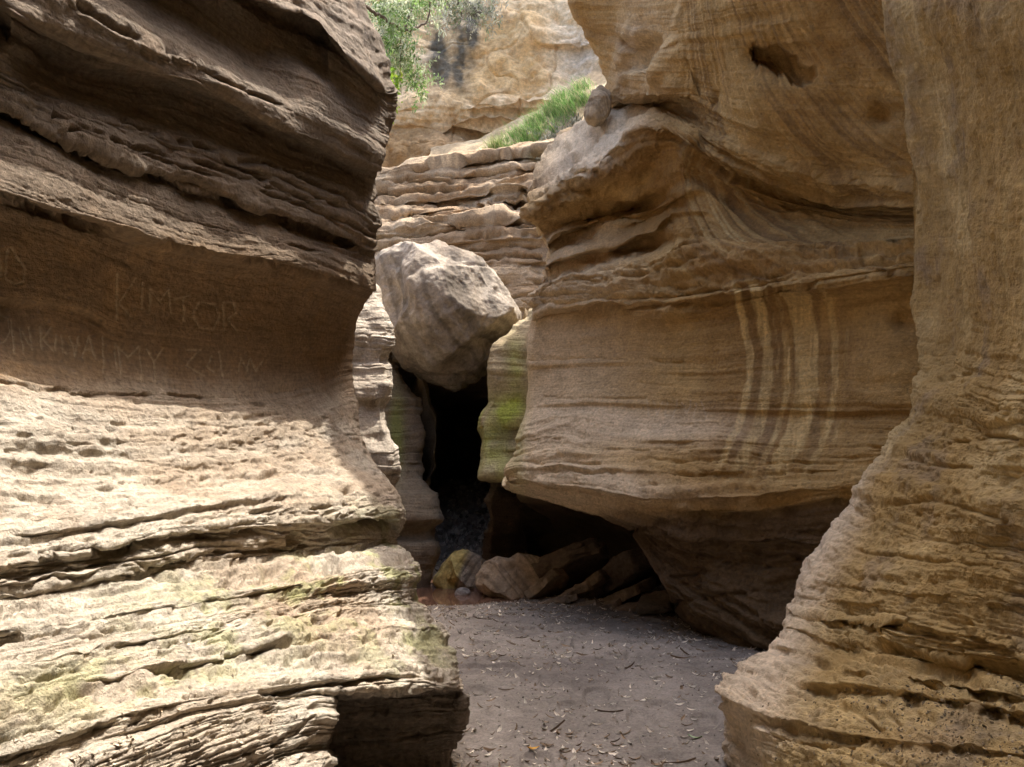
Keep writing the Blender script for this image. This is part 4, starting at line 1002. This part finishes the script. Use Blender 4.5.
# ================================================================ PLANTS
def tube(path, r0, r1, n=7):
    V = []; Fs = []; m = len(path)
    for i, p in enumerate(path):
        p = Vector(p); t = (Vector(path[min(i+1, m-1)])-Vector(path[max(i-1, 0)])).normalized()
        a = t.cross(Vector((.3, .2, 1))).normalized(); b_ = t.cross(a); r = r0 + (r1-r0)*i/(m-1)
        for k in range(n): q = p + (a*math.cos(2*math.pi*k/n) + b_*math.sin(2*math.pi*k/n))*r; V.append(tuple(q))
    for i in range(m-1):
        for k in range(n): Fs.append((i*n+k, i*n+(k+1) % n, (i+1)*n+(k+1) % n, (i+1)*n+k))
    return A(V), Fs
def plant(kindname, label, cat, clusters, n, lsz, pal, seed, branches, droop=.4, asp=.3):
    """clusters: (px,py,dist,rx,ry,rz in m)"""
    global rng
    rng = np.random.RandomState(seed)
    root = bpy.data.objects.new(kindname, None); C.objects.link(root)
    c0 = to_world(A(float(clusters[0][0])), A(float(clusters[0][1])), A(float(clusters[0][2]))); root.location = tuple(c0); tag(root, label, cat)
    it = []; wsum = sum(c[3]*c[5] for c in clusters)
    for cx, cy, d, rx, ry, rz in clusters:
        cc = to_world(A(float(cx)), A(float(cy)), A(float(d)))
        nk = int(n*rx*rz/wsum); ntw = max(nk//14, 1)
        for t in range(ntw):
            p0 = cc + rng.normal(0, .5, 3)*A((rx, ry, rz)); dr = rng.normal(0, 1, 3); dr[2] -= droop*2; dr /= np.linalg.norm(dr)
            base = A(pal[rng.randint(len(pal))])*rng.uniform(.6, 1.3)
            for q in range(14):
                p = p0 + dr*q*lsz*.7 + rng.normal(0, lsz*.7, 3)
                it.append(leaf(p, lsz*rng.uniform(.6, 1.2), base*rng.uniform(.8, 1.2), asp=asp, rot=tuple(rng.uniform(0, 6.28, 3))))
    V = []; Fs = []; Cc = []; k = 0
    for v, f, c in it:
        V.append(v); Fs += [tuple(i+k for i in q) for q in f]; Cc.append(np.repeat(A(c)[None], len(v), 0)); k += len(v)
    fo = poly_mesh('foliage', np.concatenate(V)-c0, Fs, M_leaf, np.concatenate(Cc)); fo.parent = root
    for pts, r0, r1 in branches:
        w = [to_world(A(float(x)), A(float(y)), A(float(d)))-c0 for x, y, d in pts]
        ww = herm(np.arange(len(w)), A(w), np.linspace(0, len(w)-1, 6*len(w)))
        ww = ww + rng.normal(0, r0*.35, ww.shape)
        v, f = tube(ww, r0, r1); bo_ = poly_mesh('branch', v, f, M_bark, smooth=True); bo_.parent = root
    return root
M_bark, nt, b = new_mat('bark'); b.inputs['Base Color'].default_value = (.11, .08, .055, 1)
SIL = [(.42, .50, .28), (.28, .42, .14), (.62, .66, .48), (.16, .26, .08)]
plant('hanging_shrub', 'silvery-green shrub with drooping branches hanging down the orange cliff', 'shrub',
      [(392, 40, 14.5, .35, .5, .45), (385, 15, 14.5, .4, .5, .4), (408, 62, 15, .35, .4, .28), (420, 84, 15.5, .2, .3, .16), (410, 5, 15, .6, .5, .3)], 5200, .05, SIL, 3,
      [([(362, 5, 13.5), (378, 14, 14), (392, 24, 14.2), (402, 30, 14.4), (417, 28, 14.6), (428, 18, 14.8), (431, -6, 15)], .035, .015), ([(402, 30, 14.4), (400, 60, 14.5), (401, 95, 14.6)], .012, .005), ([(404, 30, 14.4), (412, 10, 14.6), (420, -20, 14.8)], .02, .01)])
plant('hanging_shrub', 'grey-green shrub dangling from the cliff top over the dark stains', 'shrub',
      [(455, -2, 19, .6, .4, .3), (475, 4, 19, .4, .4, .25), (448, 10, 19, .2, .3, .25), (487, 12, 19.2, .2, .3, .35)], 1500, .06, [(.44, .45, .36), (.26, .31, .18), (.58, .58, .47)], 5, [([(450, -30, 19), (456, -5, 19), (462, 18, 19)], .04, .01)])
plant('leafy_plant', 'bright yellow-green leafy sprig peeping out beside the dark overhanging bulge', 'plant',
      [(391, 76, 10.5, .10, .12, .16), (395, 90, 10.5, .07, .1, .12)], 330, .035, [(.35, .5, .05), (.45, .55, .07), (.2, .35, .04)], 7, [([(384, 100, 10.5), (390, 85, 10.5), (392, 68, 10.5)], .008, .003)], asp=.45)
plant('weedy_plant', 'dark grey-leaved weed growing at the lower side of the bright grass', 'plant',
      [(560, 134, 16.1, .25, .2, .18), (548, 138, 16.1, .2, .2, .14), (575, 122, 16.1, .15, .15, .2)], 900, .045, [(.13, .14, .10), (.2, .22, .17), (.3, .3, .25)], 9, [([(555, 146, 16.1), (560, 134, 16.1), (566, 120, 16.1)], .01, .004)])
# grass slope
rng = np.random.RandomState(11); it = []
for i in range(9000):
    t = rng.rand(); px = 492 + 92*t**.75 + rng.normal(0, 6); mid_y = float(np.interp(px, [485, 520, 550, 575, 592], [153, 143, 122, 102, 92])); wdt = float(np.interp(px, [485, 515, 560, 590], [4, 12, 20, 10]))
    py = mid_y + rng.uniform(-.8, .9)*wdt; d = 16.4 + (mid_y+wdt-py)*.02
    p = to_world(A(px), A(py), A(d)); h = rng.uniform(.06, .36)*(.6+.8*rng.rand()); a = rng.uniform(0, 6.28); w = .0055
    ln = A((rng.normal(-.5, .5), rng.normal(-.3, .4), 1.)); ln /= np.linalg.norm(ln)
    s_ = A((math.cos(a)*w, math.sin(a)*w, 0)); bend = A((rng.normal(-.2, .35), rng.normal(-.2, .3), -.25))*h*.5
    v = A([p-s_, p+s_, p+ln*h*.6+s_*.7, p+ln*h*.6-s_*.7, p+ln*h+bend])
    g_ = A([(.20, .42, .11), (.28, .50, .14), (.44, .54, .26), (.12, .26, .07), (.60, .54, .34)][rng.randint(5)])*rng.uniform(.6, 1.25)
    if n2(A(px*.12), A(py*.15)) < -.05 and rng.rand() < .75: continue
    if px < 505: g_ = g_*.6 + A((.1, .1, .03))
    it.append((v, [(0, 1, 2, 3), (3, 2, 4)], g_))
scatter_mesh('grass', it, M_leaf, 'bright green grass on the sloping terrace below the orange cliff')
# earth bank that carries the grass
K = []
for dy_, dd in ((-26, 1.6), (0, .25), (22, .0), (40, -.1)):
    K.append([to_world(A(float(x)), A(y+dy_), A(16.5+dd)) for x, y in ((430, 172.), (490, 156.), (520, 143.), (550, 124.), (580, 104.), (620, 82.))])
o = slab_grid('terrace_terrain', K, M_far, ((.34, .26, .16), (.42, .34, .22)), 9., n=90, amp=.18); tag(o, kind='structure')

# ================================================================ LIGHT
SE, SA = 70., 45.       # sun elevation; azimuth clockwise from +Y (ahead)
sv = Vector((math.sin(R(SA))*math.cos(R(SE)), math.cos(R(SA))*math.cos(R(SE)), math.sin(R(SE))))
sun = bpy.data.lights.new('sun', 'SUN'); sun.energy = 1.65; sun.angle = R(.6); sun.color = (1, .95, .87)
so = bpy.data.objects.new('sun', sun); C.objects.link(so); so.rotation_euler = sv.to_track_quat('Z', 'Y').to_euler(); so.location = (0, 0, 30)
w = bpy.data.worlds.new('World'); sc.world = w; w.use_nodes = True
N = w.node_tree.nodes; L = w.node_tree.links
sky = N.new('ShaderNodeTexSky'); sky.sky_type = 'NISHITA'; sky.sun_disc = False; sky.sun_elevation = R(SE); sky.sun_rotation = R(SA); sky.air_density = 1; sky.dust_density = 5
bg = N['Background']; bg.inputs['Strength'].default_value = .15; L.new(sky.outputs[0], bg.inputs['Color'])
sc.view_settings.view_transform = 'Standard'; sc.view_settings.look = 'None'; sc.view_settings.exposure = 2.3; sc.view_settings.gamma = 1; sc.view_settings.use_curve_mapping = False
cy = sc.cycles; cy.max_bounces = 10; cy.diffuse_bounces = 6; cy.glossy_bounces = 2; cy.transmission_bounces = 2; cy.use_denoising = True
cy.sample_clamp_indirect = 8; cy.caustics_reflective = False; cy.caustics_refractive = False
